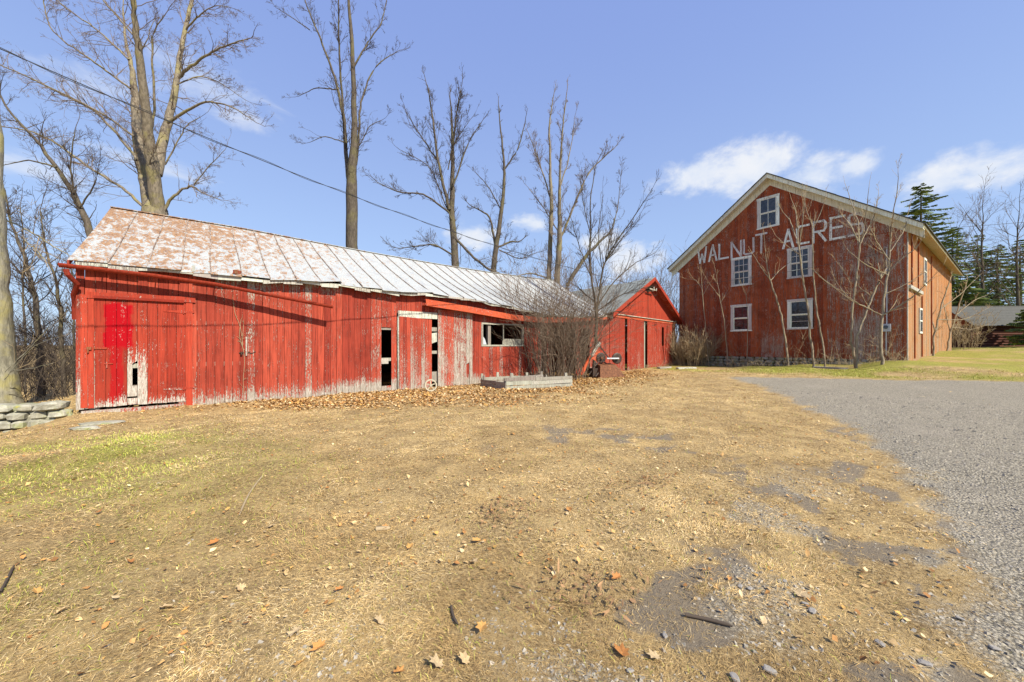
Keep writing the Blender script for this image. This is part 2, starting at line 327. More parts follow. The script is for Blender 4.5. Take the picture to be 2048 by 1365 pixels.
def leaves(name, x, y, size, cols, label):
    n = len(x); pos = np.stack([x, y, gz(x, y)+.004+.012*rng.random(n)], 1)
    P = leaf_shape(n, size, size*rng.uniform(.5, .9, n), rng.uniform(-.3, .8, n), pos, rng.random(n)*6.28, rng.normal(0, .3, n).clip(-.7, .7), rng.normal(0, .3, n).clip(-.7, .7))
    Fc = (np.arange(n)*6)[:, None, None]+LF[None]
    return tag(bigmesh(name, P.reshape(-1, 3), Fc.reshape(-1, 4), M_LEAF, col=np.repeat(cols, 6, 0)), label, 'leaves', kind='stuff')
x, y, r = sector(640000, 4.5, 27, 1.1, .9); m_ = (rng.random(len(x)) < leafz(x, y)) & ~in_building(x, y); x, y = x[m_][:110000], y[m_][:110000]
lp_ = np.array([(.60, .35, .13), (.48, .24, .075), (.66, .45, .21), (.36, .17, .055), (.74, .55, .30), (.56, .32, .09)])
leaves('leaf_litter', x, y, rng.uniform(.02, .075, len(x)), lp_[rng.integers(0, 6, len(x))]*rng.uniform(.45, 1.25, (len(x), 1)), 'thick drift of brown and orange fallen leaves along the foot of the long shed')
x, y, r = sector(11000, 2.0, 20, 1.2, .9); m_ = ~in_building(x, y) & (drive_d(x, y) < -.2); x, y, r = x[m_], y[m_], r[m_]
leaves('scattered_leaves', x, y, rng.uniform(.010, .034, len(x)), lp_[rng.integers(0, 6, len(x))]*rng.uniform(.7, 1.25, (len(x), 1)), 'small crumbled leaf scraps scattered thinly over the whole dry lawn')
# shale chips on the drive and in the bare patches
x, y, r = sector(150000, 1.0, 13, 1.2); ga = gravel(x, y); m_ = rng.random(len(x)) < np.maximum(ga*.9, .012); x, y, r = x[m_], y[m_], r[m_]; n = len(x)
s = (.0032+.011*rng.random(n)**2.8)*(1+.06*r)
a = rng.random(n)*6.28; asp = rng.uniform(.45, .95, n); hh = rng.uniform(.2, .45, n)
ang = np.linspace(0, 2*math.pi, 4, endpoint=False)[None]+rng.normal(0, .3, (n, 4))
lx = np.cos(ang)*s[:, None]; ly = np.sin(ang)*(s*asp)[:, None]; tl = rng.normal(0, .3, (n, 2))
zb = gz(x, y)-.002
X = x[:, None]+lx*np.cos(a)[:, None]-ly*np.sin(a)[:, None]; Y = y[:, None]+lx*np.sin(a)[:, None]+ly*np.cos(a)[:, None]
Zt = zb[:, None]+(s*hh)[:, None]+lx*tl[:, :1]+ly*tl[:, 1:]
low = np.stack([X*1.0, Y*1.0, np.repeat(zb[:, None], 4, 1)-.003], -1); top = np.stack([x[:, None]+(X-x[:, None])*.72, y[:, None]+(Y-y[:, None])*.72, Zt], -1)
P = np.concatenate([low, top], 1); b = (np.arange(n)*8)[:, None]
T = np.array([t for j in range(4) for t in ((j, (j+1) % 4, 4+(j+1) % 4), (j, 4+(j+1) % 4, 4+j))]+[(4, 5, 6), (4, 6, 7)])
sc_ = np.array([(.29, .26, .20), (.38, .34, .265), (.47, .42, .33), (.22, .20, .155), (.54, .475, .36)])[rng.integers(0, 5, n)]*rng.uniform(.75, 1.2, (n, 1))
tag(bigmesh('gravel_chips', P.reshape(-1, 3), (b[:, :, None]+T[None]).reshape(-1, 3), M_STONE, col=np.repeat(sc_, 8, 0)), 'loose grey shale chips of the drive and the bare worn patches', 'gravel', kind='stuff')
def pg(px, py):          # pixel to a point on the ground
    d = ray(px, py); k = -CAMH/d[2]
    for _ in range(30): k = (float(gz(d[0]*k, k))-CAMH)/d[2]*.6+k*.4
    return np.array([d[0]*k, k, float(gz(d[0]*k, k))])
# ------------------------------------------------------------------ building materials
def paint(name, base, dark, wood, white=.35, stain=None, rough=.75, streak=1.0):
    def b(g, co):
        rnd = g.n('ShaderNodeObjectInfo', out=5); wr = g.attr('wear')
        off = g.n('ShaderNodeCombineXYZ', X=g.m('MULTIPLY', rnd, 37.0), Y=g.m('MULTIPLY', rnd, 11.0), Z=g.m('MULTIPLY', rnd, 23.0))
        v = g.n('ShaderNodeVectorMath', props={'operation': 'ADD'}, i0=co, i1=off)
        s1 = g.noise(g.scale(v, (34, 34, 1.5)), 1.0, 5, .65); s2 = g.noise(g.scale(v, (90, 90, 7)), 1.0, 4, .7); bl = g.noise(co, 1.1, 4, .6); fl = g.noise(g.scale(v, (55, 55, 16)), 1.0, 5, .75)
        c = g.mix(g.smap(s1, .38, .70, 0, .9*streak), base, dark)
        c = g.mix(g.m('MULTIPLY', g.smap(bl, .48, .7), .45), c, dark)
        c = g.mix(1.0, c, g.n('ShaderNodeCombineColor', Red=g.m('ADD', .70, g.m('MULTIPLY', rnd, .42)), Green=g.m('ADD', .66, g.m('MULTIPLY', rnd, .60)), Blue=g.m('ADD', .68, g.m('MULTIPLY', rnd, .52))), 'MULTIPLY')
        if stain: c = stain(g, co, c, s2)
        wd = g.mix(s1, tuple(q*.55 for q in wood), wood); wd = g.mix(g.smap(s2, .55-white*.25, .78-white*.2), wd, (.62, .57, .50))
        fx = g.smap(fl, .3, .72); sx_ = g.smap(s1, .3, .7); fn = g.smap(g.noise(g.scale(v, (150, 150, 60)), 1.0, 3, .7), .3, .7)
        pk = g.m('ADD', g.m('ADD', g.m('MULTIPLY', fx, .45), g.m('ADD', g.m('MULTIPLY', sx_, .32), g.m('MULTIPLY', fn, .23))), g.m('ADD', wr, g.m('MULTIPLY', g.m('SUBTRACT', g.noise(co, 2.3, 5, .7), .5), .55)))
        mk = g.smap(pk, .90, 1.02)
        c = g.mix(mk, c, wd)
        h = g.m('SUBTRACT', g.m('MULTIPLY', s2, .5), g.m('MULTIPLY', mk, .5))
        return c, (h, .5, .012)
    return mat(name, b, rough, .1)
def red_stain(g, co, c, s2):       # a patch of fresh glossier red on the big door
    sp = g.n('ShaderNodeSeparateXYZ', Vector=co).node; x_, z_ = sp.outputs[0], sp.outputs[2]
    nz = g.m('MULTIPLY', g.m('SUBTRACT', g.noise(g.scale(co, (6, 6, 2)), 1.0, 4, .6), .5), .32)
    top = g.m('MULTIPLY', g.smap(g.m('ADD', x_, nz), .36, .40), g.smap(g.m('ADD', x_, nz), .84, .78))
    low = g.m('MULTIPLY', g.smap(g.m('ADD', x_, nz), .42, .48), g.smap(g.m('ADD', x_, nz), .68, .62))
    t = g.m('MULTIPLY', top, g.m('MULTIPLY', g.smap(g.m('ADD', z_, nz), 1.15, 1.28), g.smap(g.m('ADD', z_, nz), 2.2, 2.12)))
    l = g.m('MULTIPLY', low, g.m('MULTIPLY', g.smap(z_, -.2, .1), g.smap(z_, 1.4, 1.2)))
    return g.mix(g.m('MAXIMUM', t, g.m('MULTIPLY', l, .75)), c, (.34, .002, .007))
WOOD = (.36, .31, .25)
M_RED = paint('weathered_red_paint', (.40, .062, .036), (.155, .024, .015), WOOD)
M_REDDOOR = paint('red_door_paint', (.38, .046, .025), (.18, .023, .014), WOOD, .6, red_stain)
M_REDTRIM = paint('red_trim_paint', (.40, .05, .027), (.22, .026, .015), WOOD, .5)
M_RUSTRED = paint('rust_red_gutter', (.36, .05, .028), (.20, .03, .015), (.28, .12, .05), .1)
M_ORANGE = paint('faded_fascia_paint', (.48, .085, .035), (.30, .04, .02), WOOD, .6)
M_PEEL = paint('peeling_white_trim', (.56, .53, .46), (.40, .36, .30), (.26, .22, .18), .1)
M_GREYWOOD = paint('grey_weathered_wood', (.38, .345, .29), (.20, .17, .135), (.45, .41, .35), .5)
M_WING = paint('shed_wing_red_paint', (.42, .06, .032), (.24, .03, .018), WOOD, .4)
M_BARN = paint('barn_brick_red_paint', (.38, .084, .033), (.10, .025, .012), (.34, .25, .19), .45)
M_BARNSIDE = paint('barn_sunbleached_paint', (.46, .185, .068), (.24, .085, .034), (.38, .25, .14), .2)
M_CREAM = paint('barn_cream_trim', (.80, .74, .60), (.58, .50, .36), (.26, .20, .14), .1)
M_WHITE = paint('white_window_paint', (.80, .77, .69), (.58, .54, .46), (.28, .24, .20), .1)
M_LETTER = paint('white_letter_paint', (.86, .83, .76), (.60, .54, .46), (.25, .12, .07), .2)
M_LOGWALL = paint('dark_log_paint', (.13, .045, .032), (.05, .025, .02), (.2, .17, .14), .2)
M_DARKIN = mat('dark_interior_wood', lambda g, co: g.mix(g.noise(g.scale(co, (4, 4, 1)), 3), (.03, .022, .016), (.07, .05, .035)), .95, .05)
M_IRON = mat('black_iron', lambda g, co: g.mix(g.smap(g.noise(co, 30), .4, .7), (.02, .018, .017), (.10, .045, .02)), .6, .4)
M_RUST = mat('rusty_steel', lambda g, co: (g.mix(g.smap(g.noise(co, 14, 6, .7), .35, .7), (.10, .04, .02), (.24, .10, .045)), (g.noise(co, 60, 4), .4, .01)), .8, .3)
M_CONC = mat('pale_concrete', lambda g, co: g.mix(g.noise(co, 12, 5), (.30, .26, .18), (.50, .45, .34)), .9, .1)
M_STEEL = mat('grey_meter_steel', lambda g, co: g.mix(g.noise(co, 8), (.42, .45, .47), (.55, .58, .60)), .5, .4)
M_WIRE = mat('black_wire', lambda g, co: g.mix(g.noise(co, 5), (.012, .012, .013), (.04, .04, .04)), .6, .3)
def glassb(g, co): return g.mix(g.smap(g.noise(co, 6), .4, .7), (.012, .015, .02), (.05, .055, .065)), None, g.smap(g.noise(co, 9), .3, .8, .04, .22)
M_GLASS = mat('old_window_glass', glassb, .08, .7)
def metal_roof(g, co):
    sp = g.n('ShaderNodeSeparateXYZ', Vector=co).node; x_ = sp.outputs[0]; z_ = sp.outputs[2]; rnd = g.n('ShaderNodeObjectInfo', out=5)
    n1 = g.smap(g.noise(g.scale(co, (1.7, .9, .9)), 3.6, 9, .76, .4), .25, .75); n2 = g.smap(g.noise(g.scale(co, (1.0, .6, .6)), 26, 6, .75), .25, .75); n3 = g.noise(g.scale(co, (2.2, .8, .8)), 2.0, 4, .6)
    amt = g.m('ADD', g.m('ADD', g.smap(x_, 9.0, .2, -.13, .17), g.smap(z_, 3.0, 5.4, -.05, .05)), g.m('MULTIPLY', g.m('SUBTRACT', rnd, .5), .04))
    rm = g.smap(g.m('ADD', g.m('ADD', g.m('MULTIPLY', n1, .62), g.m('MULTIPLY', n2, .38)), amt), .56, .66)
    zinc = g.mix(g.smap(n2, .35, .65), (.33, .355, .35), (.52, .535, .515)); zinc = g.mix(g.m('MULTIPLY', g.smap(n3, .5, .68), .5), zinc, (.30, .31, .33))
    zinc = g.mix(g.m('MULTIPLY', g.smap(n2, .60, .68), .55), zinc, (.22, .16, .12))
    rust = g.mix(g.smap(n2, .3, .7), (.15, .062, .02), (.33, .17, .065))
    return g.mix(g.m('MULTIPLY', rm, .9), zinc, rust), (n2, .15, .01), g.smap(rm, 0, 1, .62, .92)
M_ROOF = mat('galvanised_rusted_roof', metal_roof, .5, .5)
M_SEAM = mat('roof_seam_rust', lambda g, co: g.mix(g.smap(g.noise(co, 5), .4, .6), (.16, .10, .07), (.34, .28, .23)), .7, .3)
def shingle(g, co): return g.mix(g.noise(co, 30, 4), g.mix(g.smap(g.noise(co, 1.4, 4), .4, .65), (.13, .15, .14), (.25, .27, .25)), (.30, .31, .29)), (g.noise(co, 60), .4, .01)
M_SHINGLE = mat('grey_green_shingle', shingle, .9, .2)
M_DKROOF = mat('dark_barn_roof', lambda g, co: g.mix(g.noise(co, 8, 4), (.055, .055, .05), (.14, .137, .12)), .9, .2)
def lichen(g, co):
    rnd = g.n('ShaderNodeObjectInfo', out=5); n1 = g.noise(co, 7, 6, .65); n2 = g.noise(co, 3.1, 5, .7, .4); n3 = g.noise(co, 30, 5, .7)
    c = g.mix(g.smap(n1, .35, .65), (.22, .21, .165), (.46, .44, .36)); c = g.mix(g.m('MULTIPLY', rnd, .5), c, (.30, .28, .20))
    c = g.mix(g.smap(n2, .5, .62, 0, .75), c, (.27, .29, .12)); c = g.mix(g.smap(g.m('ADD', n2, g.m('MULTIPLY', n3, .3)), .78, .84, 0, .9), c, (.52, .40, .03))
    return c, (n3, .6, .02)
M_FIELD = mat('lichened_fieldstone', lichen, .9, .2)

# ------------------------------------------------------------------ shared builders
def plank(name, m, parent, x0, x1, zb0, zb1, zt0, zt1, y0=-.025, y1=0.0, nseg=6, wear=None, lean=0.0):
    """upright board from x0..x1; bottom heights zb0/zb1 and top heights zt0/zt1 at its two edges"""
    V = []; A = []; Fc = []
    for i in range(nseg+1):
        t = i/nseg; za = zb0+(zt0-zb0)*t; zc = zb1+(zt1-zb1)*t; dx = lean*t
        V += [(x0+dx, y0, za), (x1+dx, y0, zc), (x1+dx, y1, zc), (x0+dx, y1, za)]
        w_ = wear((x0+x1)/2, (za+zc)/2, t) if wear else 0.0; A += [w_]*4
    for i in range(nseg):
        k = i*4
        for j in range(4): Fc.append((k+j, k+(j+1) % 4, k+4+(j+1) % 4, k+4+j))
    Fc += [(3, 2, 1, 0), (nseg*4, nseg*4+1, nseg*4+2, nseg*4+3)]
    return obj(name, V, Fc, m, parent, attrs={'wear': A})
def trim(name, m, parent, mb, wear=.18):
    return mb.build(name, m, parent, attrs={'wear': np.clip(wear+rng.normal(0, .06, len(mb.V)), 0, 1)})
def rock(name, m, parent, cx, cy, cz, lx, ly, lz, seed, rot=0.0):
    r_ = random.Random(seed); V = []; Fc = []
    rings = [(-.5, .62), (-.3, 1.0), (.28, 1.0), (.5, .66)]; n = 8; ph = r_.random()
    for zf, s in rings:
        for j in range(n):
            a = 2*math.pi*(j+ph*.3)/n; ca, sa = math.cos(a), math.sin(a); p = 3.4
            q = (abs(ca)**p+abs(sa)**p)**(-1/p)
            k = s*(1+r_.uniform(-.15, .12)); u = ca*q*lx/2*k; v_ = sa*q*ly/2*k; zz = zf*lz*(1+r_.uniform(-.12, .12))+u*r_.uniform(-.03, .03)
            V.append((cx+u*math.cos(rot)-zz*math.sin(rot), cy+v_, cz+zz*math.cos(rot)+u*math.sin(rot)))
    for i in range(3):
        for j in range(n): Fc.append((i*n+j, i*n+(j+1) % n, (i+1)*n+(j+1) % n, (i+1)*n+j))
    Fc += [tuple(range(n))[::-1], tuple(3*n+j for j in range(n))]
    return obj(name, V, Fc, m, parent)

# ------------------------------------------------------------------ the long shed
shed = tag(SH.root('long_shed'), 'long low red board shed with rust-streaked metal roof on the left', 'shed')
SL = 18.3; RD = 4.15          # length, horizontal run from wall to ridge
ev = [(151, 519), (377, 543), (513, 556), (630, 563), (699, 570), (800, 585), (850, 586), (938, 597), (1026, 613), (1078, 626), (1140, 632), (1215, 631)]
evp = np.array([SH.pix(px, py, .28) for px, py in ev]); evp = evp[np.argsort(evp[:, 0])]
ze = lambda t: float(np.interp(t, evp[:, 0], evp[:, 1]))+.012*math.sin(t*5.1)+.01*math.sin(t*11.3)
zr = lambda t: 5.30-.20*math.sin(math.pi*min(max((t-3)/17, 0), 1))-.06*max(0, min(1, (t-10)/8))
gnd = np.array([SH.pix(px, py) for px, py in ((157, 815), (260, 812), (380, 808), (520, 800), (650, 789), (775, 780), (860, 776), (944, 768), (1060, 758), (1215, 745))])
zb = lambda t: float(np.interp(t, gnd[:, 0], gnd[:, 1]))
def zroof(t, d):              # roof surface height at run d (-.28 eave .. RD ridge) behind the wall face
    u = (d+.28)/(RD+.28); k = max(0, min(1, (t-6)/8))
    return ze(t)+(zr(t)-ze(t))*u-(.04+.10*k)*math.sin(math.pi*u)
T = lambda px, py=690, off=0: SH.pix(px, py, off)[0]
Z = lambda px, py, off=0: SH.pix(px, py, off)[1]
def wear_s(t, z, f):
    w_ = .10+.42*max(0, 1-(z-zb(t))/.13)*(1.0 if t > 5 else .75)+.07*random.random()
    w_ += .22*max(0, 1-(z-zb(t))/.6)*(1 if 5 < t < 10 else .3)
    if 2.2 < t < 5.2 and z > ze(t)-.42: w_ += .38
    if t < .2: w_ += .32*max(0, 1-z/1.6)+.10
    return w_
gaps = [(T(764), T(776), Z(770, 772), Z(770, 655)), (T(799), T(872), -.5, Z(830, 628)), (T(963), T(1045), Z(1004, 690), Z(1004, 650)), (T(1080), T(1176), -.5, Z(1120, 655))]
D1 = (T(190), T(371), Z(280, 598))
t = 0.09; k = 0
plank('corner_board', M_RED, shed, -.03, .085, zb(0)-.05, zb(0)-.05, ze(0)-.1, ze(0)-.1, -.04, 0, 7, wear_s)
while t < SL:
    wd = random.choice((.15, .165, .17, .18, .155)); t1 = min(t+wd, SL); tc = (t+t1)/2
    top = ze(tc)-.02; spans = [(zb(tc)-.03-random.random()*.02, top)]
    for g0, g1, h0, h1 in gaps:
        if g0-.04 < tc < g1+.04:
            ns = []
            for a_, b_ in spans:
                if h0 > a_+.05: ns.append((a_, min(b_, h0)))
                if h1 < b_-.05: ns.append((max(a_, h1), b_))
            spans = ns
    if D1[0]+.05 < tc < D1[1]-.05: spans = [(D1[2]+.02, top)]
    for a_, b_ in spans:
        pr = random.uniform(0, .009); ww = random.uniform(0, .22) if 5.5 < tc < 7 else random.uniform(0, .06)
        if 13.2 < tc: ww += .1
        if random.random() < .14: ww += random.uniform(.1, .24)
        plank('board', M_RED, shed, t+.004, t1-.004, a_, a_+random.uniform(-.01, .01), b_, b_, -.022-pr, 0, 6, lambda q, z, f: wear_s(q, z, f)+ww)
    t = t1
# inside: rear wall, end walls, posts and girts so openings look into a dark room
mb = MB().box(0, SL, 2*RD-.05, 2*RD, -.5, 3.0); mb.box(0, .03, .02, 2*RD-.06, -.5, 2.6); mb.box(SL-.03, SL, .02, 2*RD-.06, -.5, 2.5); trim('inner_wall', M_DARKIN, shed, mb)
for tt in np.arange(.1, SL, 2.6): trim('post', M_GREYWOOD, shed, MB().box(tt+.05, tt+.19, .02, .16, -.4, ze(tt)-.15))
for h_ in (.75, 1.75):
    trim('girt', M_GREYWOOD, shed, MB().box(.2, T(799)-.02, .005, .06, h_, h_+.1), .3)
trim('girt', M_GREYWOOD, shed, MB().box(T(763), T(777), .004, .05, Z(770, 728), Z(770, 718)), .6)
# standing-seam roof, front slope in sheets with seams; rear slope plain
def sheet(t0, t1, side, ov=0.0, dz=(0, 0)):
    V = []; Fc = []; n = 7
    for i in range(n+1):
        d = -.28+(RD+.28)*i/n
        for q_, tt in enumerate((t0, t1)):
            zz = zroof(tt, d)+(dz[q_] if i == 0 else 0); yy = (d if i else d-ov) if side > 0 else 2*RD-d
            V += [(tt, yy, zz), (tt, yy, zz-.012)]
    for i in range(n):
        k = i*4; Fc += [(k, k+2, k+6, k+4), (k+1, k+5, k+7, k+3), (k, k+4, k+5, k+1), (k+2, k+3, k+7, k+6)]
    Fc += [(0, 1, 3, 2), (n*4, n*4+2, n*4+3, n*4+1)]
    return V, Fc
t = -.10; edges = []
while t < SL+.2: edges.append(t); t += random.uniform(.54, .62)
for i in range(len(edges)-1):
    lift = .0
    V_, F_ = sheet(edges[i], edges[i+1], 1, random.uniform(-.05, .07), (random.uniform(-.035, .02), random.uniform(-.035, .03)))
    if i in (8, 13): V_ = [(x_, y_, z_+(.05 if y_ < -.1 and x_ > edges[i]+.1 else 0)) for x_, y_, z_ in V_]    # lifted corner
    obj('roof_sheet', V_, F_, M_ROOF, shed)
    mb = MB()
    for q in range(7):
        d0 = -.28+(RD+.28)*q/7; d1 = -.28+(RD+.28)*(q+1)/7; e = edges[i+1]; jit = .012*math.sin(i*3.1+q)
        mb.bar((e+jit, d0, zroof(e, d0)+.012), (e+.012*math.sin(i*3.1+q+1), d1, zroof(e, d1)+.012), .022, .03)
    mb.build('roof_seam', M_SEAM, shed)
V_, F_ = [], []
mb = MB()
for i in range(0, len(edges)-1):
    a_, b_ = sheet(edges[i], edges[i+1], -1); mb.add(a_, b_)
mb.build('rear_roof', M_ROOF, shed)
mb = MB()
for i in range(len(edges)-1): mb.bar((edges[i], RD, zr(edges[i])+.012), (edges[i+1], RD, zr(edges[i+1])+.012), .16, .02)
mb.build('ridge_cap', M_ROOF, shed)
for tt in np.arange(.0, SL, .61): trim('rafter_tail', M_GREYWOOD, shed, MB().bar((tt, -.2, zroof(tt, -.2)-.07), (tt, .9, zroof(tt, .9)-.09), .05, .1))
mb = MB()                  # decking edge between wall and eave
for i in range(40):
    a_ = SL*i/40; b_ = SL*(i+1)/40-.004
    trim('eave_board', M_PEEL, shed, MB().hexa([(a_, -.25, ze(a_)-.06-random.random()*.07), (b_, -.25, ze(b_)-.06-random.random()*.07), (b_, -.225, ze(b_)-.075), (a_, -.225, ze(a_)-.075)],
         [(a_, -.25, ze(a_)-.014), (b_, -.25, ze(b_)-.014), (b_, -.225, ze(b_)-.014), (a_, -.225, ze(a_)-.014)]), random.uniform(.05, .5))
V_ = [(-.1, -.28, zroof(-.1, -.28)-.03), (-.1, RD, zr(0)-.03)]
mb = MB()
for i in range(8):
    d0 = -.28+(RD+.28)*i/8; d1 = -.28+(RD+.28)*(i+1)/8
    mb.hexa([(-.105, d0, zroof(-.1, d0)-.12), (-.075, d0, zroof(-.1, d0)-.12), (-.075, d0, zroof(-.1, d0)-.014), (-.105, d0, zroof(-.1, d0)-.014)], [(-.105, d1, zroof(-.1, d1)-.12), (-.075, d1, zroof(-.1, d1)-.12), (-.075, d1, zroof(-.1, d1)-.014), (-.105, d1, zroof(-.1, d1)-.014)])
trim('rake_board', M_RED, shed, mb)
# gable ends above the end walls
for xe in (0.0, SL-.03):
    mb = MB(); mb.add([(xe, .03, 2.4), (xe, 2*RD-.03, 2.4), (xe, RD, zr(xe)-.06), (xe+.025, .03, 2.4), (xe+.025, 2*RD-.03, 2.4), (xe+.025, RD, zr(xe)-.06)], [(0, 1, 2), (5, 4, 3), (0, 3, 4, 1), (1, 4, 5, 2), (2, 5, 3, 0)])
    trim('gable_wall', M_RED, shed, mb)
# hanging gutter and its downspout
gp = [(118, 527, .36), (200, 536, .37), (310, 549, .38), (430, 566, .40), (540, 588, .45), (665, 612, .55)]
pts = []
for px, py, o_ in gp: q = SH.pix(px, py, o_); pts.append((q[0], -o_, q[1]))
V_, F_ = [], []; na = 9
for i, p in enumerate(pts):
    for rr_, dz in ((.078, 0), (.068, .0)):
        for j in range(na):
            a_ = math.pi+math.pi*j/(na-1); V_.append((p[0], p[1]+rr_*math.cos(a_), p[2]+rr_*math.sin(a_)+dz))
for i in range(len(pts)-1):
    A_ = i*2*na; B_ = A_+2*na
    for j in range(na-1):
        F_.append((A_+j, A_+j+1, B_+j+1, B_+j)); F_.append((A_+na+j, B_+na+j, B_+na+j+1, A_+na+j+1))
    F_.append((A_, B_, B_+na, A_+na)); F_.append((A_+na-1, A_+2*na-1, B_+2*na-1, B_+na-1))
e_ = (len(pts)-1)*2*na
for j in range(na-1): F_.append((e_+j, e_+j+1, e_+na+j+1, e_+na+j)); F_.append((j+1, j, na+j, na+j+1))
gut = obj('gutter', V_, F_, M_RUSTRED, shed, attrs={'wear': [.15]*len(V_)})
for q in (1, 2, 3): trim('gutter_hanger', M_RUSTRED, gut, MB().bar((pts[q][0], pts[q][1], pts[q][2]+.01), (pts[q][0], -.04, pts[q][2]+.05), .02, .008))
for q in (4, 5): trim('gutter_hanger', M_IRON, gut, MB().bar((pts[q][0]-.1, pts[q][1], pts[q][2]+.02), (pts[q][0]-.1, -.02, pts[q][2]+.1), .012, .012))
d0 = SH.pix(132, 537, .36)
mb = MB().tube([(d0[0], -.36, d0[1]-.02), (d0[0]+.02, -.36, d0[1]-.12), (d0[0]+.12, -.2, d0[1]-.28), (-.07, .0, d0[1]-.50), (-.075, .12, d0[1]-.75), (-.075, .14, d0[1]-1.0)], .045, 10); trim('downspout', M_RUSTRED, shed, mb)
# the fascia board that sags from the eave further right
fp = [(853, 604, .32), (938, 618, .31), (1026, 634, .30), (1083, 640, .29), (1140, 639, .28), (1215, 634, .27)]
mb = MB(); P_ = [(SH.pix(a_, b_, o_)[0], -o_, SH.pix(a_, b_, o_)[1]) for a_, b_, o_ in fp]
for p, q in zip(P_, P_[1:]): mb.hexa([(p[0], p[1], p[2]-.13), (q[0], q[1], q[2]-.13), (q[0], q[1]+.025, q[2]-.13), (p[0], p[1]+.025, p[2]-.13)], [(p[0], p[1]+.05, p[2]+.10), (q[0], q[1]+.05, q[2]+.10), (q[0], q[1]+.075, q[2]+.10), (p[0], p[1]+.075, p[2]+.10)])
trim('sagging_fascia', M_ORANGE, shed, mb, .2)
mb = MB()
for p, q in zip(P_, P_[1:]): mb.hexa([(p[0], p[1]+.03, p[2]-.115), (q[0], q[1]+.03, q[2]-.115), (q[0], -.035, q[2]-.115), (p[0], -.035, p[2]-.115)], [(p[0], p[1]+.03, p[2]-.095), (q[0], q[1]+.03, q[2]-.095), (q[0], -.035, q[2]-.095), (p[0], -.035, p[2]-.095)])
trim('soffit', M_ORANGE, shed, mb, .25)
q = SH.pix(475, 541, .3); trim('loose_block', M_RUSTRED, shed, MB().bar((q[0]-.07, -.26, zroof(q[0], -.2)+.06), (q[0]+.07, -.10, zroof(q[0], -.1)+.03), .05, .09), .5)
# big plank door on the left
door = tag(empty('door'), 'large red plank door with a fresh red paint stain and a rotted hole'); door.parent = shed
x0, x1, zt = D1; zb_d = Z(280, 808); nB = 9; bw = (x1-x0)/nB
hole0, hole1 = T(263), T(283)
def wear_d(tq, z, f):
    w_ = .14+.42*max(0, 1-(z-zb_d)/.12)+.06*random.random()
    if hole0-.10 < tq < hole1+.16: w_ += .52*float(sst(1.5-z, 0, 1.0))*(1 if hole0-.02 < tq < hole1+.02 else .45)
    return w_
for i in range(nB):
    a_ = x0+i*bw; b_ = a_+bw; c_ = (a_+b_)/2
    if a_ < (hole0+hole1)/2 < b_:
        hz0, hz1 = Z(275, 771), Z(276, 728)
        plank('board', M_REDDOOR, door, a_+.003, b_-.003, zb_d+.18, zb_d+.18, hz0, hz0, -.038, -.012, 3, lambda q, z, f: .8)
        plank('board', M_REDDOOR, door, a_+.003, b_-.003, hz1-.06, hz1+.07, zt, zt, -.038, -.012, 8, wear_d)
        plank('board', M_REDDOOR, door, a_+.003, (a_+b_)/2, hz0+.002, hz0+.002, hz1-.05, hz1+.02, -.037, -.012, 3, lambda q, z, f: .85)
        plank('board', M_REDDOOR, door, a_+.003, b_-.003, zb_d, zb_d, zb_d+.14, zb_d+.14, -.03, -.008, 2, lambda q, z, f: .62)
    else: plank('board', M_REDDOOR, door, a_+.003, b_-.003, zb_d-.01, zb_d-.01+random.uniform(-.01, .01), zt, zt, -.036-random.random()*.004, -.012, 9, wear_d)
trim('ledger', M_DARKIN, door, MB().box(x0, x1, -.011, .0, 1.7, 1.85).box(x0, x1, -.011, 0, .25, .38))
def hinge(px, py, ln=.34, par=door):
    tt, zz = SH.pix(px, py, .06); m_ = MB()
    m_.hexa([(tt-ln, -.048, zz-.012), (tt, -.048, zz-.035), (tt, -.04, zz-.035), (tt-ln, -.04, zz-.012)], [(tt-ln, -.048, zz+.012), (tt, -.048, zz+.035), (tt, -.04, zz+.035), (tt-ln, -.04, zz+.012)])
    m_.hexa([(tt+.02, -.053, zz-.035), (tt+ln*.6, -.053, zz-.014), (tt+ln*.6, -.045, zz-.014), (tt+.02, -.045, zz-.035)], [(tt+.02, -.053, zz+.035), (tt+ln*.6, -.053, zz+.014), (tt+ln*.6, -.045, zz+.014), (tt+.02, -.045, zz+.035)])
    m_.tube([(tt+.01, -.05, zz-.05), (tt+.01, -.05, zz+.05)], .012, 8); return trim('strap_hinge', M_REDTRIM, par, m_, .25)
hinge(366, 624); hinge(366, 777)
tt, zz = SH.pix(192, 697, .05)
m_ = MB().box(tt-.14, tt+.16, -.056, -.042, zz-.02, zz+.02).tube([(tt-.11, -.085, zz+.02), (tt-.11, -.085, zz-.09)], .014, 8).box(tt-.13, tt-.06, -.09, -.056, zz-.03, zz+.03); trim('latch_bar', M_RUSTRED, door, m_, .45)
tt, zz = SH.pix(214, 728, .05); m_ = MB().box(tt-.012, tt+.012, -.06, -.042, zz-.09, zz+.12).box(tt-.04, tt+.09, -.056, -.044, zz-.012, zz+.012); trim('hasp', M_REDTRIM, door, m_, .3)
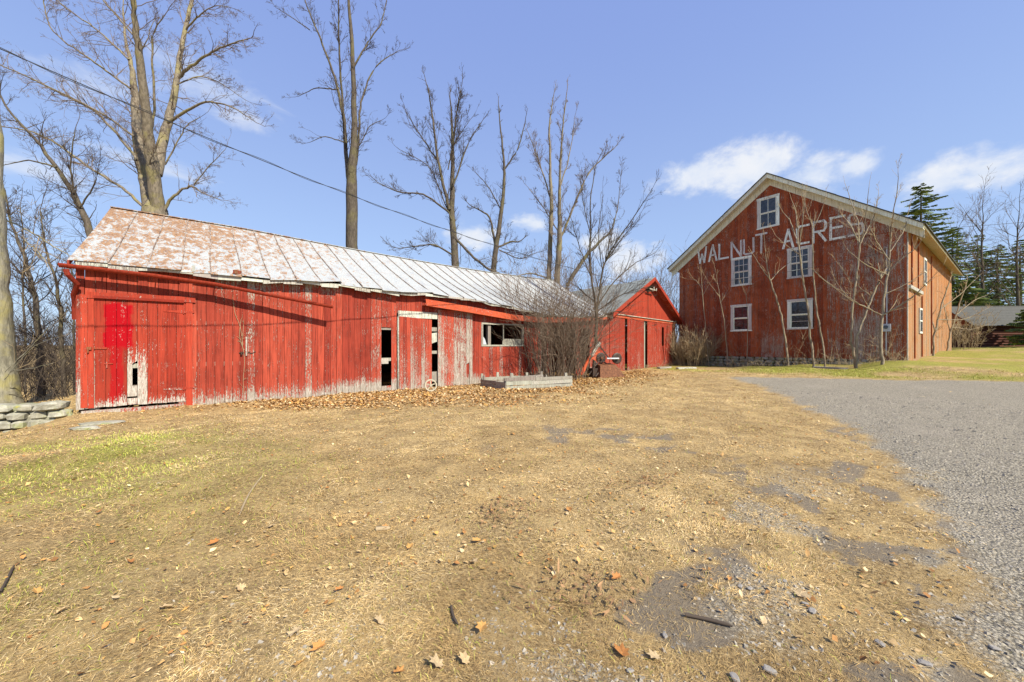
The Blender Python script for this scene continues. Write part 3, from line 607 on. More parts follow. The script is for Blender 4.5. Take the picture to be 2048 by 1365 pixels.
# jambs, header of the big door
trim('door_jamb', M_REDTRIM, shed, MB().box(T(162), T(176), -.045, -.024, zb(0)-.02, Z(170, 590)), .2)
trim('door_jamb', M_REDTRIM, shed, MB().box(T(177), T(189), -.055, -.024, zb(.2)-.02, Z(180, 596)), .18)
trim('door_jamb', M_REDTRIM, shed, MB().box(T(372), T(385), -.05, -.024, zb(1.8)-.03, Z(380, 600)), .12)
h0 = SH.pix(173, 584, .06); h1 = SH.pix(391, 595, .06)
trim('door_header', M_REDTRIM, shed, MB().hexa([(h0[0], -.07, h0[1]-.13), (h1[0], -.07, h1[1]-.13), (h1[0], -.024, h1[1]-.13), (h0[0], -.024, h0[1]-.13)], [(h0[0], -.07, h0[1]), (h1[0], -.07, h1[1]), (h1[0], -.024, h1[1]), (h0[0], -.024, h0[1])]), .15)
trim('door_header', M_REDTRIM, shed, MB().box(T(190), T(368), -.095, -.04, D1[2]-.045, D1[2]+.01), .2)
trim('door_sill', M_REDTRIM, shed, MB().box(.05, 1.6, -.09, -.028, zb(.5)-.2, zb(.5)-.05), .55)
# padlocked leaf in the middle boards
tt, zz = SH.pix(483, 706, .05); m_ = MB().box(tt-.05, tt+.05, -.05, -.032, zz-.01, zz+.012).tube([(tt, -.07, zz+.03), (tt, -.07, zz-.05)], .022, 8); m_.build('padlock', M_IRON, shed)
tt, zz = SH.pix(503, 706, .04); m_ = MB().bar((tt-.13, -.04, zz-.02), (tt-.05, -.04, zz+.02), .012, .018).bar((tt-.05, -.04, zz+.02), (tt-.01, -.04, zz-.02), .012, .018).bar((tt-.01, -.04, zz-.02), (tt+.09, -.04, zz+.03), .012, .018); m_.build('iron_hook', M_IRON, shed)
trim('wood_bolt', M_GREYWOOD, shed, MB().box(T(491), T(494), -.05, -.03, Z(492, 712), Z(492, 674)), .5)
# weathered small door, ajar, and the grey panel beside it
d2 = tag(empty('door'), 'narrow weathered door with peeling grey boards hanging ajar'); d2.parent = shed
x0, x1 = T(797), T(861); zt0 = Z(800, 633, .05); zt1 = Z(861, 640, .05); n2_ = 9; bw = (x1-x0)/n2_
for i in range(n2_):
    a_ = x0+i*bw; f0 = i/n2_; zz0 = zt0+(zt1-zt0)*f0; ww = [.3, .24, .2, .5, .36, .3, .5, .32, .24][i]
    plank('board', M_RED, d2, a_+.002, a_+bw-.002, zb(a_)-.03, zb(a_)-.03, zz0, zz0+(zt1-zt0)/n2_, -.075+.004*random.random()-.03*f0, -.05-.03*f0, 8, lambda q, z, f: ww*(1.25-.75*f)+.12*(1-f))
hinge(812, 650, .16, d2); hinge(812, 745, .16, d2)
trim('door_frame', M_PEEL, shed, MB().box(T(795), T(873), -.06, -.03, Z(834, 637), Z(834, 624)), .35)
trim('door_frame', M_PEEL, shed, MB().box(T(794), T(798), -.05, -.02, -.3, Z(796, 634)), .5)
for py0, py1, rot_ in ((655, 663, 0), (668, 690, .5), (702, 708, 0), (744, 764, 0)):
    a_, b_ = T(858), T(876); trim('girt', M_PEEL if rot_ else M_GREYWOOD, shed, MB().hexa([(a_, .01, Z(865, py1)), (b_, .01, Z(865, py1)+rot_*.25), (b_, .04, Z(865, py1)+rot_*.25), (a_, .04, Z(865, py1))], [(a_, .01, Z(865, py0)), (b_, .01, Z(865, py0)+rot_*.1), (b_, .04, Z(865, py0)+rot_*.1), (a_, .04, Z(865, py0))]), .3)
x0, x1 = T(874), T(943); n3_ = 11; bw = (x1-x0)/n3_
pan = tag(empty('sliding_panel'), 'grey weathered board panel beside the ajar door'); pan.parent = shed
for i in range(n3_):
    a_ = x0+i*bw; ww = [.55, .42, .3, .26, .3, .5, .46, .5, .42, .6, .55][i]; bot = zb(a_)-.02
    if i == 9: bot = Z(932, 728)
    plank('board', M_RED, pan, a_+.002, a_+bw-.002, bot, bot+random.uniform(-.02, .05), Z(908, 622), Z(908, 622), -.062-.006*random.random(), -.04, 8, lambda q, z, f: ww*(1.15-.5*f)+.10)
trim('rail', M_GREYWOOD, pan, MB().box(x0, x1, -.039, -.028, 1.3, 1.42), .3)
# broken long window
win = tag(empty('window'), 'long broken window opening with a bare grey frame'); win.parent = shed
x0, x1, z0, z1 = gaps[2]
for nm, b_ in (('frame', (x0-.03, x1+.03, z1-.01, z1+.05)), ('frame', (x0-.03, x1+.03, z0-.06, z0)), ('frame', (x0-.035, x0+.05, z0+.001, z1-.011)), ('frame', (x1-.05, x1+.035, z0+.001, z1-.011)), ('muntin', ((x0+x1)/2-.01, (x0+x1)/2+.012, z0+.17, z1-.012))):
    trim(nm, M_GREYWOOD, win, MB().box(b_[0], b_[1], -.045, .02, b_[2], b_[3]), .35)
trim('sash', M_GREYWOOD, win, MB().box((x0+x1)/2, x1-.05, .03, .05, z0+.002, z0+.24), .3)
obj('pane', [(x0+.05, .0, z0+.01), (x0+.24, .0, z0+.01), (x0+.16, .0, z0+.22), (x0+.06, 0, z0+.34), (x0+.05, .006, z0+.01), (x0+.24, .006, z0+.01), (x0+.16, .006, z0+.22), (x0+.06, .006, z0+.34)],
    [(0, 1, 2, 3), (7, 6, 5, 4), (0, 4, 5, 1), (1, 5, 6, 2), (2, 6, 7, 3), (3, 7, 4, 0)], M_STEEL, win)
# boards left standing in the open bay behind the bush
for px, w_ in ((1076, .22), (1094, .12), (1128, .15), (1152, .3), (1180, .2)):
    a_ = T(px); plank('board', M_RED if px != 1076 else M_GREYWOOD, shed, a_, a_+w_, zb(a_)-.05, zb(a_)-.05, ze(a_)-.3, ze(a_)-.3, .0, .03, 5, lambda q, z, f: .32)
# ------------------------------------------------------------------ gabled shed at the end of the long one
wing = tag(WG.root('gabled_shed'), 'red gabled shed with grey shingle roof next to the big barn', 'shed')
WW = WG.pix(1350, 690)[0]; WD = 11.0
zband = WG.pix(1220, 633)[1]; xap, zap = WG.pix(1294, 552, .35); zeL = zband+.12
pitch = (zap-zeL)/(WW/2+.45)
def zw(x): return zap-abs(x-WW/2)*pitch
def zbw(x): return float(np.interp(x, [0, WW], [WG.pix(1249, 744)[1], WG.pix(1346, 731)[1]]))
g1a, g1b = WG.pix(1249, 690)[0], WG.pix(1253, 690)[0]; g2a, g2b = WG.pix(1286, 690)[0], WG.pix(1294, 690)[0]; s0, s1 = WG.pix(1324, 690)[0], WG.pix(1327, 690)[0]
def boards(x0, x1, zlo, zhi, y0, bw, skip=None):
    mb = MB(); x = x0
    while x < x1-.02:
        xe = min(x+bw*random.uniform(.9, 1.1), x1); c = (x+xe)/2; pr = random.uniform(0, .012)
        sp = [(zlo(c)-random.random()*.03, zhi(x), zhi(xe))]
        if skip and skip[0] < c < skip[1]: sp = [(zlo(c), skip[2], skip[2]), (skip[3], zhi(x), zhi(xe))]
        for a, b, b2 in sp: mb.hexa([(x+.003, y0-pr-.022, a), (xe-.003, y0-pr-.022, a), (xe-.003, y0, a), (x+.003, y0, a)], [(x+.003, y0-pr-.022, b), (xe-.003, y0-pr-.022, b2), (xe-.003, y0, b2), (x+.003, y0, b)])
        x = xe
    return mb
def siding(name, m, par, mb, wf=None):
    a = [(wf(*v) if wf else .12)+.05*math.sin(i*.7) for i, v in enumerate(mb.V)]
    o = mb.build(name, m, par, attrs={'wear': a}); o['kind'] = 'stuff'; return o
wfw = lambda x, y, z: .2 if z > 1 else .3
siding('wall_boards', M_WING, wing, boards(0, g1a, lambda x: zbw(x)-.05, lambda x: zband-.02, 0, .19), wfw)
siding('gable_boards', M_WING, wing, boards(.02, WW-.02, lambda x: zband+.1, lambda x: zw(x)-.12-max(0, .9-abs(x-WW/2))*.9, -.01, .19))
siding('wall_boards', M_WING, wing, boards(g2b, WW, lambda x: zbw(x)-.05, lambda x: zband-.02, 0, .19, (s0, s1, WG.pix(1325, 692)[1], WG.pix(1325, 655)[1])), wfw)
dr = tag(empty('door'), 'wide red board door between two dark gaps'); dr.parent = wing
siding('door_boards', M_WING, dr, boards(g1b, g2a, lambda x: zbw(x)-.02, lambda x: zband-.04, -.03, .19), wfw)
trim('rail', M_GREYWOOD, dr, MB().box(g1b, g2a, -.029, -.004, .9, 1.05))
for xx in (g1a+.02, (g2a+g2b)/2): trim('post', M_GREYWOOD, wing, MB().box(xx, xx+.12, .05, .17, -.4, zband))
trim('band_board', M_ORANGE, wing, MB().box(-.02, WW+.02, -.06, -.024, zband-.02, zband+.16), .25)
trim('drip_board', M_PEEL, wing, MB().box(-.02, WW+.02, -.13, -.061, zband+.13, zband+.165), .3)
mb = MB().box(0, .03, .02, WD, -.4, zband).box(WW-.03, WW, .02, WD, -.4, zband).box(.03, WW-.03, WD-.03, WD, -.4, zband)
trim('side_wall', M_WING, wing, mb, .3)
mb = MB(); mb.add([(0, WD-.02, zband), (WW, WD-.02, zband), (WW/2, WD-.02, zap-.5)], [(0, 1, 2)]); trim('rear_gable', M_WING, wing, mb)
def zsag(y, x): return -.75*max(0, y/WD)**1.2*(1-abs(x-WW/2)/(WW/2+.5)*.85)-.06*math.sin(y*1.1)
# roof: shingle courses
nc = 30; run = WW/2+.45
for side in (-1, 1):
    deck = MB(); ny = 6
    for j in range(ny):
        ya, yb = -.42+(WD+.6)*j/ny, -.42+(WD+.6)*(j+1)/ny
        xa, xb = WW/2, WW/2+side*run
        A = [(xa, ya, zap+zsag(ya, xa)-.05), (xb, ya, zw(xb)+zsag(ya, xb)-.05), (xb, yb, zw(xb)+zsag(yb, xb)-.05), (xa, yb, zap+zsag(yb, xa)-.05)]
        deck.hexa(A if side > 0 else A[::-1], [(p[0], p[1], p[2]+.035) for p in (A if side > 0 else A[::-1])])
    trim('roof_deck', M_GREYWOOD, wing, deck)
    for c in range(nc):
        u0, u1 = run*c/nc, run*(c+1)/nc+.05; mb = MB()
        for j in range(ny):
            ya, yb = -.46+(WD+.64)*j/ny, -.46+(WD+.64)*(j+1)/ny; xa, xb = WW/2+side*u0, WW/2+side*min(u1, run+.05)
            j_ = random.uniform(-.004, .004)
            A = [(xa, ya, zw(xa)+zsag(ya, xa)-.008), (xb, ya, zw(xb)+zsag(ya, xb)+.006+j_), (xb, yb, zw(xb)+zsag(yb, xb)+.006+j_), (xa, yb, zw(xa)+zsag(yb, xa)-.008)]
            if side < 0: A = A[::-1]
            mb.hexa(A, [(p[0], p[1], p[2]+.016) for p in A])
        mb.build('shingle_course', M_SHINGLE, wing)
for side in (-1, 1):
    xb = WW/2+side*(run+.04)
    mb = MB().hexa([(WW/2, -.50, zap-.20), (xb, -.50, zw(xb)-.20), (xb, -.465, zw(xb)-.20), (WW/2, -.465, zap-.20)], [(WW/2, -.50, zap+.03), (xb, -.50, zw(xb)+.03), (xb, -.465, zw(xb)+.03), (WW/2, -.465, zap+.03)])
    trim('rake_board', M_WING, wing, mb, .15)
    mb = MB().hexa([(WW/2, -.463, zap-.12), (xb, -.463, zw(xb)-.12), (xb, -.03, zw(xb)-.12), (WW/2, -.03, zap-.12)], [(WW/2, -.463, zap-.1), (xb, -.463, zw(xb)-.1), (xb, -.03, zw(xb)-.1), (WW/2, -.03, zap-.1)])
    trim('rake_soffit', M_WING, wing, mb, .2)
trim('gable_batten', M_DARKIN, wing, MB().box(WW/2-.02, WW/2+.03, -.05, -.034, zband+.17, zap-1.0))
m_ = MB().box(WW/2-.5, WW/2+.55, -.36, -.30, zap-.75, zap-.68); m_.tube([(WW/2, -.40, zap-.70), (WW/2, -.40, zap-.55)], .04, 8); m_.tube([(WW/2+.4, -.40, zap-.76), (WW/2+.4, -.40, zap-.6)], .04, 8); m_.box(WW/2-.03, WW/2+.03, -.36, -.03, zap-.82, zap-.76); trim('insulator_bracket', M_GREYWOOD, wing, m_, .5)

# ------------------------------------------------------------------ the big barn
barn = tag(BA.root('barn'), 'tall two-storey brick-red barn with white lettering on its gable', 'barn')
BL = 21.0; ZS = .55; ZB = 6.92; AP = 11.75; SP = .735; OH = .62
zbr = lambda x: AP-abs(x-BW/2)*SP            # top of roof
B = lambda px, py, off=0: BA.pix(px, py, off)
WIN = [('small four-pane attic window under the gable peak', 1515.6, 1558.5, 394, 456, 'attic'), ('upper left multi-pane window below the letter N', 1464, 1503, 515, 572, 'multi'), ('upper right multi-pane window below the letter C', 1576, 1624, 495, 556, 'multi'),
       ('lower left two-sash window near the foot of the barn', 1463, 1503, 610, 663, 'two'), ('lower right two-sash window behind the saplings', 1576, 1625, 599, 659, 'two')]
wr_ = []
for lb, xa, xb, ya, yb, kd in WIN:
    cxp = (xa+xb)/2; x0 = B(xa, (ya+yb)/2)[0]; x1 = B(xb, (ya+yb)/2)[0]; z1 = B(cxp, ya)[1]; z0 = B(cxp, yb)[1]; wr_.append((lb, x0, x1, z0, z1, kd))
def wearb(q, z, f):
    w_ = .23+.10*random.random()
    if q > 8.6: w_ += .12+(.25 if z < 2.6 and 9.6 < q < 10.6 else 0)
    if q > 9 and z > 4.5: w_ += .05
    if 5.4 < q < 6.6 and z < 2.3: w_ += .18
    return w_
x = .08; holes = [(a, b, c, d) for _, a, b, c, d, _ in wr_]
while x < BW-.06:
    xe = min(x+random.uniform(.17, .23), BW-.06); c = (x+xe)/2
    for lo, hi, y0 in ((ZS-.03, ZB, 0.0), (ZB+.03, None, -.012)):
        sp = [(lo, hi if hi else zbr(c)-.28)]
        for a, b, z0, z1 in holes:
            if a < c < b:
                ns = []
                for p, q in sp:
                    if z0 > p and z0 < q: ns.append((p, z0))
                    if z1 > p and z1 < q: ns.append((z1, q))
                    if not (z0 < q and z1 > p): ns.append((p, q))
                sp = ns
        for p, q in sp:
            pr = random.uniform(0, .008)
            tl, tr = (q, q) if (hi or q < zbr(c)-.3) else (zbr(x)-.28, zbr(xe)-.28)
            plank('board', M_BARN, barn, x+.003, xe-.003, p-random.random()*.03, p-random.random()*.03, tl, tr, y0-.025-pr, y0, 7, wearb)
    x = xe
trim('corner_board', M_BARN, barn, MB().box(-.03, .078, -.045, 0, ZS-.05, ZB), .3); trim('corner_board', M_BARN, barn, MB().box(BW-.058, BW+.03, -.045, 0, .35, ZB), .35)
trim('band_board', M_BARN, barn, MB().box(-.03, BW+.03, -.055, -.02, ZB-.01, ZB+.035), .3)
# letters: wooden strokes on a unit box
GL = {'W': [((0, 1), (.24, 0)), ((.24, 0), (.5, .55)), ((.5, .55), (.76, 0)), ((.76, 0), (1, 1))], 'A': [((0, 0), (.5, 1)), ((.5, 1), (1, 0)), ((.2, .36), (.8, .36))], 'L': [((0, 1), (0, 0)), ((0, .03), (1, .03))],
      'N': [((0, 0), (0, 1)), ((0, 1), (1, 0)), ((1, 0), (1, 1))], 'U': [((0, 1), (0, .12)), ((0, .12), (.2, .02)), ((.2, .02), (.8, .02)), ((.8, .02), (1, .12)), ((1, .12), (1, 1))], 'T': [((0, 1), (1, 1)), ((.5, 1), (.5, 0))],
      'C': [((1, .98), (.15, .98)), ((.15, .98), (0, .85)), ((0, .85), (0, .13)), ((0, .13), (.15, .02)), ((.15, .02), (1, .02))], 'R': [((0, 0), (0, 1)), ((0, .98), (.85, .98)), ((.85, .98), (1, .85)), ((1, .85), (1, .62)), ((1, .62), (.85, .5)), ((.85, .5), (0, .5)), ((.4, .5), (1, 0))],
      'E': [((0, 0), (0, 1)), ((0, .98), (1, .98)), ((0, .52), (.8, .52)), ((0, .02), (1, .02))], 'S': [((1, .98), (.12, .98)), ((.12, .98), (0, .86)), ((0, .86), (0, .64)), ((0, .64), (.12, .52)), ((.12, .52), (.88, .5)), ((.88, .5), (1, .38)), ((1, .38), (1, .14)), ((1, .14), (.88, .02)), ((.88, .02), (0, .02))]}
LET = [('W', 1397, 1413.5, 496, 526), ('A', 1419, 1434, 491, 522), ('L', 1439.5, 1457, 488, 518), ('N', 1464, 1483, 484, 515), ('U', 1488.5, 1508, 479, 509), ('T', 1513, 1534, 469, 506),
       ('A', 1567.5, 1587, 460, 496), ('C', 1595.5, 1618, 452, 488), ('R', 1627, 1652, 443, 484), ('E', 1662, 1690, 434, 478), ('S', 1698.5, 1727, 428, 471)]
for ch, xa, xb, ya, yb in LET:
    cxp = (xa+xb)/2; x0 = B(xa, (ya+yb)/2)[0]; x1 = B(xb, (ya+yb)/2)[0]; z1 = B(cxp, ya)[1]; z0 = B(cxp, yb)[1]; mb = MB()
    for i, ((ua, va), (ub, vb)) in enumerate(GL[ch]):
        p = Vector((x0+(x1-x0)*ua, -.062-.0015*i, z0+(z1-z0)*va)); q = Vector((x0+(x1-x0)*ub, -.062-.0015*i, z0+(z1-z0)*vb)); d = (q-p).normalized()*.045
        mb.bar(p-d, q+d, .022, .115, up=(d.cross(Vector((0, 1, 0)))).normalized())
    o = trim('letter_'+ch.lower(), M_LETTER, barn, mb, .36); o['label'] = 'white wooden letter %s in the barn lettering' % ch
# windows
for lb, x0, x1, z0, z1, kd in wr_:
    wn = empty('window'); wn.parent = barn; wn['label'] = lb; tw = .13 if kd != 'two' else .14; fl = .06
    for b in ((x0-.02, x0+tw, z0+.075, z1-.11), (x1-tw, x1+.02, z0+.075, z1-.11), (x0-.04, x1+.04, z1-.11, z1+.02), (x0-.05, x1+.05, z0, z0+.075)): trim('frame', M_WHITE, wn, MB().box(b[0], b[1], -.075, .03, b[2], b[3]), .3 if kd != 'two' else .22)
    ix0, ix1, iz0, iz1 = x0+tw, x1-tw, z0+.075, z1-.11; zm = (iz0+iz1)/2; cols = {'attic': 2, 'multi': 3, 'two': 1}[kd]
    for s, (a, b) in enumerate(((iz0, zm), (zm, iz1))):
        yy = -.01 if s == 0 else -.035; sh_ = MB()
        sh_.box(ix0, ix0+.05, yy-.025, yy, a, b).box(ix1-.05, ix1, yy-.025, yy, a, b).box(ix0+.05, ix1-.05, yy-.025, yy, a, a+.05).box(ix0+.05, ix1-.05, yy-.025, yy, b-.045, b); trim('sash', M_WHITE, wn, sh_, .2)
        gx0, gx1, ga_, gb_ = ix0+.05, ix1-.05, a+.05, b-.045; rows = 2 if kd == 'multi' else (2 if kd == 'two' and s == 0 and 'right' in lb else 1); mun = MB()
        for i in range(1, cols): xm = gx0+(gx1-gx0)*i/cols; mun.box(xm-.013, xm+.013, yy-.022, yy-.002, ga_, gb_)
        for i in range(1, rows): zz = ga_+(gb_-ga_)*i/rows; mun.box(gx0, gx1, yy-.0235, yy-.0035, zz-.013, zz+.013)
        if mun.V: trim('muntin', M_WHITE, wn, mun, .15)
        for i in range(cols):
            for j in range(rows):
                pa, pb = gx0+(gx1-gx0)*i/cols, gx0+(gx1-gx0)*(i+1)/cols; qa, qb = ga_+(gb_-ga_)*j/rows, ga_+(gb_-ga_)*(j+1)/rows; t_ = random.uniform(-.006, .006); t2 = random.uniform(-.006, .006)
                obj('pane', [(pa, yy-.008+t_, qa), (pb, yy-.008, qa), (pb, yy-.008+t2, qb), (pa, yy-.008, qb)], [(0, 1, 2, 3)], M_GLASS, wn)
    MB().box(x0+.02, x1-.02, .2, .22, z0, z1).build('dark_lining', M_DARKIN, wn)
# cream rake trim and frieze, roof
for sd in (-1, 1):
    xe = BW/2+sd*(BW/2+OH); mk = lambda o1, o2, ya, yb, nm, m_, wr: trim(nm, m_, barn, MB().hexa([(BW/2, ya, AP-o2), (xe, ya, zbr(xe)-o2), (xe, yb, zbr(xe)-o2), (BW/2, yb, AP-o2)], [(BW/2, ya, AP-o1), (xe, ya, zbr(xe)-o1), (xe, yb, zbr(xe)-o1), (BW/2, yb, AP-o1)]), wr)
    mk(.05, .30, -.50, -.46, 'rake_fascia', M_CREAM, .22); mk(.25, .29, -.459, -.03, 'rake_soffit', M_CREAM, .25); mk(.291, .66, -.065, -.028, 'frieze_board', M_CREAM, .3)
    for c in range(8):        # roof in overlapping bands
        u0, u1 = (BW/2+OH+.06)*c/8, (BW/2+OH+.06)*(c+1)/8+.04; xa, xb = BW/2+sd*u0, BW/2+sd*u1; A = [(xa, -.56, zbr(xa)-.045), (xb, -.56, zbr(xb)-.03), (xb, BL+.4, zbr(xb)-.03), (xa, BL+.4, zbr(xa)-.045)]
        if sd < 0: A = A[::-1]
        MB().hexa(A, [(p[0], p[1], p[2]+.045) for p in A]).build('roof_band', M_DKROOF, barn)
    xs0, xs1 = BW/2+sd*(BW/2+.04), BW/2+sd*(BW/2+OH-.02)
    trim('eave_soffit', M_CREAM, barn, MB().hexa([(xs0, -.03, zbr(xs0)-.30), (xs1, -.03, zbr(xs1)-.16), (xs1, BL, zbr(xs1)-.16), (xs0, BL, zbr(xs0)-.30)], [(xs0, -.03, zbr(xs0)-.27), (xs1, -.03, zbr(xs1)-.13), (xs1, BL, zbr(xs1)-.13), (xs0, BL, zbr(xs0)-.27)]), .35)
    xa, xb = BW/2+sd*(BW/2+OH-.015), BW/2+sd*(BW/2+OH+.02)
    trim('eave_fascia', M_CREAM, barn, MB().box(min(xa, xb), max(xa, xb), -.45, BL+.3, zbr(xa)-.20, zbr(xa)-.05), .4)
# side walls
def side_boards(xf, out):
    mb = MB(); y = .05
    while y < BL:
        ye = min(y+random.uniform(.18, .26), BL); pr = random.uniform(0, .01); x_ = xf+out*(.0); x2 = xf+out*(.024+pr); zt = zbr(BW)-.28; zb_ = .38+.012*y
        mb.hexa([(min(x_, x2), y+.003, zb_), (max(x_, x2), y+.003, zb_), (max(x_, x2), ye-.003, zb_), (min(x_, x2), ye-.003, zb_)], [(min(x_, x2), y+.003, zt), (max(x_, x2), y+.003, zt), (max(x_, x2), ye-.003, zt), (min(x_, x2), ye-.003, zt)]); y = ye
    return mb
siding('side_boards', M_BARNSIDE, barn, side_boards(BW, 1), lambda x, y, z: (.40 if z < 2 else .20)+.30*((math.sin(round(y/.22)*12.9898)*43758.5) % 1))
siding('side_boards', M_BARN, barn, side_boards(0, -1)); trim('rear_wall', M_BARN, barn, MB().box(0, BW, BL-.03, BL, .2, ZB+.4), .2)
mb = MB().add([(0, BL-.02, ZB+.4), (BW, BL-.02, ZB+.4), (BW/2, BL-.02, AP-.3)], [(0, 1, 2)]); trim('rear_gable', M_BARN, barn, mb)
xo = BW+.035
trim('corner_board', M_PEEL, barn, MB().box(xo, xo+.03, -.03, .14, .40, ZB), .4)
trim('door_track', M_PEEL, barn, MB().box(xo, xo+.12, .15, 4.2, 4.05, 4.22), .35)
for yy, z0, z1 in ((1.2, 4.3, 6.9), (3.3, 4.3, 6.9), (2.1, .55, 4.0), (4.6, .6, 4.0), (8.5, .7, 6.8)): trim('door_edge', M_BARN, barn, MB().box(xo, xo+.05, yy, yy+.09, z0, z1), .1)
for yy, z0, z1 in ((3.75, 1.9, 3.3), (5.4, 4.75, 6.3)):
    wn = empty('window'); wn.parent = barn; wn['label'] = 'narrow white framed window on the sunlit side of the barn'
    for b in ((yy-.05, yy+.06, z0, z1), (yy+.84, yy+.95, z0, z1), (yy+.06, yy+.84, z0, z0+.1), (yy+.06, yy+.84, z1-.1, z1), (yy+.06, yy+.84, (z0+z1)/2-.03, (z0+z1)/2+.03)): trim('frame', M_WHITE, wn, MB().box(xo, xo+.05, b[0], b[1], b[2], b[3]), .3)
    MB().box(xo+.005, xo+.02, yy+.06, yy+.84, z0+.1, z1-.1).build('pane', M_GLASS, wn)
# old door on the front, meter box, conduit
dr = tag(empty('door'), 'grey weathered plank door at the right foot of the barn front'); dr.parent = barn
xa, xb = B(1729, 690)[0], B(1752, 690)[0]
for i in range(6): plank('board', M_BARN, dr, xa+(xb-xa)*i/6+.002, xa+(xb-xa)*(i+1)/6-.002, .52, .52, B(1740, 640)[1], B(1740, 640)[1], -.062, -.04, 5, lambda q, z, f: .52)
mx, mz = B(1773, 656); mtr = MB().box(mx-.17, mx+.17, -.17, -.04, mz-.19, mz+.19); o = mtr.build('meter_box', M_STEEL, barn); MB().tube([(mx, -.17, mz+.03), (mx, -.23, mz+.03)], .09, 14).build('meter_glass', M_GLASS, o)
MB().tube([(mx, -.08, .75), (mx, -.08, mz-.19)], .025, 8).build('conduit', M_STEEL, barn); MB().tube([(mx+.02, -.08, mz+.19), (mx+.02, -.08, B(1775, 500)[1]), (mx+.02, -.2, B(1775, 496)[1])], .025, 8).build('conduit', M_STEEL, barn)
# fieldstone foundation under the front
def fnd_g(x): p = BA.w(x, -.05); return float(gz(p[0], p[1]))
row = 0; z = ZS-.03
while z > -.6 and row < 6:
    h = .19; x = .0
    while x < BW:
        l = random.uniform(.3, .65)
        if fnd_g(x+l/2) < z+.02: rock('stone', M_FIELD, barn, x+l/2, .10+random.uniform(-.02, .03), z-h/2, l*.98, .3, h*.98, row*100+int(x*10))
        x += l
    z -= h; row += 1
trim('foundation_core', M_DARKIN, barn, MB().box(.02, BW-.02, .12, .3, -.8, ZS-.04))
o = MB().box(BW+.0, BW+.02, .2, BL-.1, -.2, .42).build('foundation_core', M_FIELD, barn)

# ------------------------------------------------------------------ low log shed far right, white car behind the barn
LS = Frame(1946, 33.5, 94); ls = tag(LS.root('log_shed'), 'low dark log shed with grey shingle roof at the right edge', 'shed')
lw = 13.0; zb0 = 1.0; zt = LS.pix(1990, 651)[1]; zrg = LS.pix(1990, 613, -2.2)[1]; nl = 9
for i in range(nl):
    za = zb0+(zt-zb0)*i/nl; h = (zt-zb0)/nl
    trim('log', M_LOGWALL, ls, MB().tube([(-.1+random.uniform(-.05, .05), .1, za+h/2), (lw, .1, za+h/2+random.uniform(-.02, .02))], h*.52, 8), .12)
trim('end_wall', M_LOGWALL, ls, MB().box(0.02, .12, .12, 4.4, zb0-.3, zt)); trim('rear_wall', M_BARN, ls, MB().box(.12, lw, 4.3, 4.4, zb0-.3, zt))
for c in range(12):
    for sd in (0, 1):
        y0, y1 = -.4+2.6*c/12, -.4+2.6*(c+1)/12+.05; f = lambda q: zt-.05+(zrg-zt+.05)*(q+.4)/2.6
        ya, yb = (y0, y1) if sd == 0 else (4.4-y1, 4.4-y0); zA, zB_ = (f(y0)+.02, f(y1)) if sd == 0 else (f(y1), f(y0)+.02)
        MB().hexa([(-.35, ya, zA-.03), (lw, ya, zA-.03), (lw, yb, zB_-.03), (-.35, yb, zB_-.03)], [(-.35, ya, zA), (lw, ya, zA), (lw, yb, zB_), (-.35, yb, zB_)]).build('shingle_course', M_DKROOF, ls)
mb = MB().add([(.03, .1, zt), (.03, 4.4, zt), (.03, 2.2, zrg-.08)], [(0, 2, 1)]); trim('gable_wall', M_BARN, ls, mb)
M_CAR = mat('white_car_paint', lambda g, co: g.mix(g.noise(co, 2), (.74, .75, .77), (.80, .80, .82)), .3, .5); M_TYRE = mat('tyre_rubber', lambda g, co: g.mix(g.noise(co, 20), (.015, .015, .015), (.04, .04, .04)), .9, .2)
cp = ray(1932, 690)*37.0; cz = float(gz(cp[0], cp[1])); car = tag(empty('parked_car', (cp[0]-.2, cp[1]+1.0, cz), math.radians(35)), 'white car mostly hidden behind the far corner of the big barn', 'car')
prof = [(-2.1, .3), (-2.15, .75), (-1.9, 1.0), (-1.3, 1.05), (-.75, 1.5), (.75, 1.52), (1.35, 1.08), (2.0, .95), (2.15, .6), (2.1, .3)]
V_ = [(x, -.85+(.14 if z > 1.2 else 0), z) for x, z in prof]+[(x, .85-(.14 if z > 1.2 else 0), z) for x, z in prof]; n = len(prof)
obj('body', V_, [tuple(range(n)), tuple(range(2*n-1, n-1, -1))]+[(i, i+n, (i+1) % n+n, (i+1) % n) for i in range(n)], M_CAR, car)
for s in (-1, 1):
    for x in (-1.3, 1.3): MB().tube([(x, s*.72, .32), (x, s*.88, .32)], .32, 16).build('wheel', M_TYRE, car)
    obj('window', [(-.95, s*.862, 1.08), (1.1, s*.862, 1.08), (.7, s*.735, 1.46), (-.65, s*.735, 1.46)], [(0, 1, 2, 3)], M_GLASS, car)
# ------------------------------------------------------------------ trees: tapered tubes along limbs, twigs grown from them
def barkb(base, moss, amt):
    def b(g, co):
        n1 = g.noise(g.scale(co, (6, 6, 1.6)), 2.0, 6, .7); n2 = g.noise(co, 1.3, 4, .6); n3 = g.noise(co, 25, 4, .7)
        c = g.mix(g.smap(n1, .35, .68), tuple(q*.5 for q in base), base); c = g.mix(g.m('MULTIPLY', g.smap(n2, .48, .62), amt), c, moss); c = g.mix(g.m('MULTIPLY', g.smap(n3, .6, .75), .3), c, (.42, .40, .34))
        return c, (n1, .7, .04)
    return b
M_BARK = mat('grey_brown_bark', barkb((.27, .225, .165), (.28, .245, .085), .5), .95, .1)
M_BARKD = mat('dark_bark', barkb((.135, .11, .085), (.16, .145, .055), .4), .95, .1)
M_BARKL = mat('pale_sapling_bark', barkb((.36, .295, .21), (.30, .26, .13), .4), .9, .15)
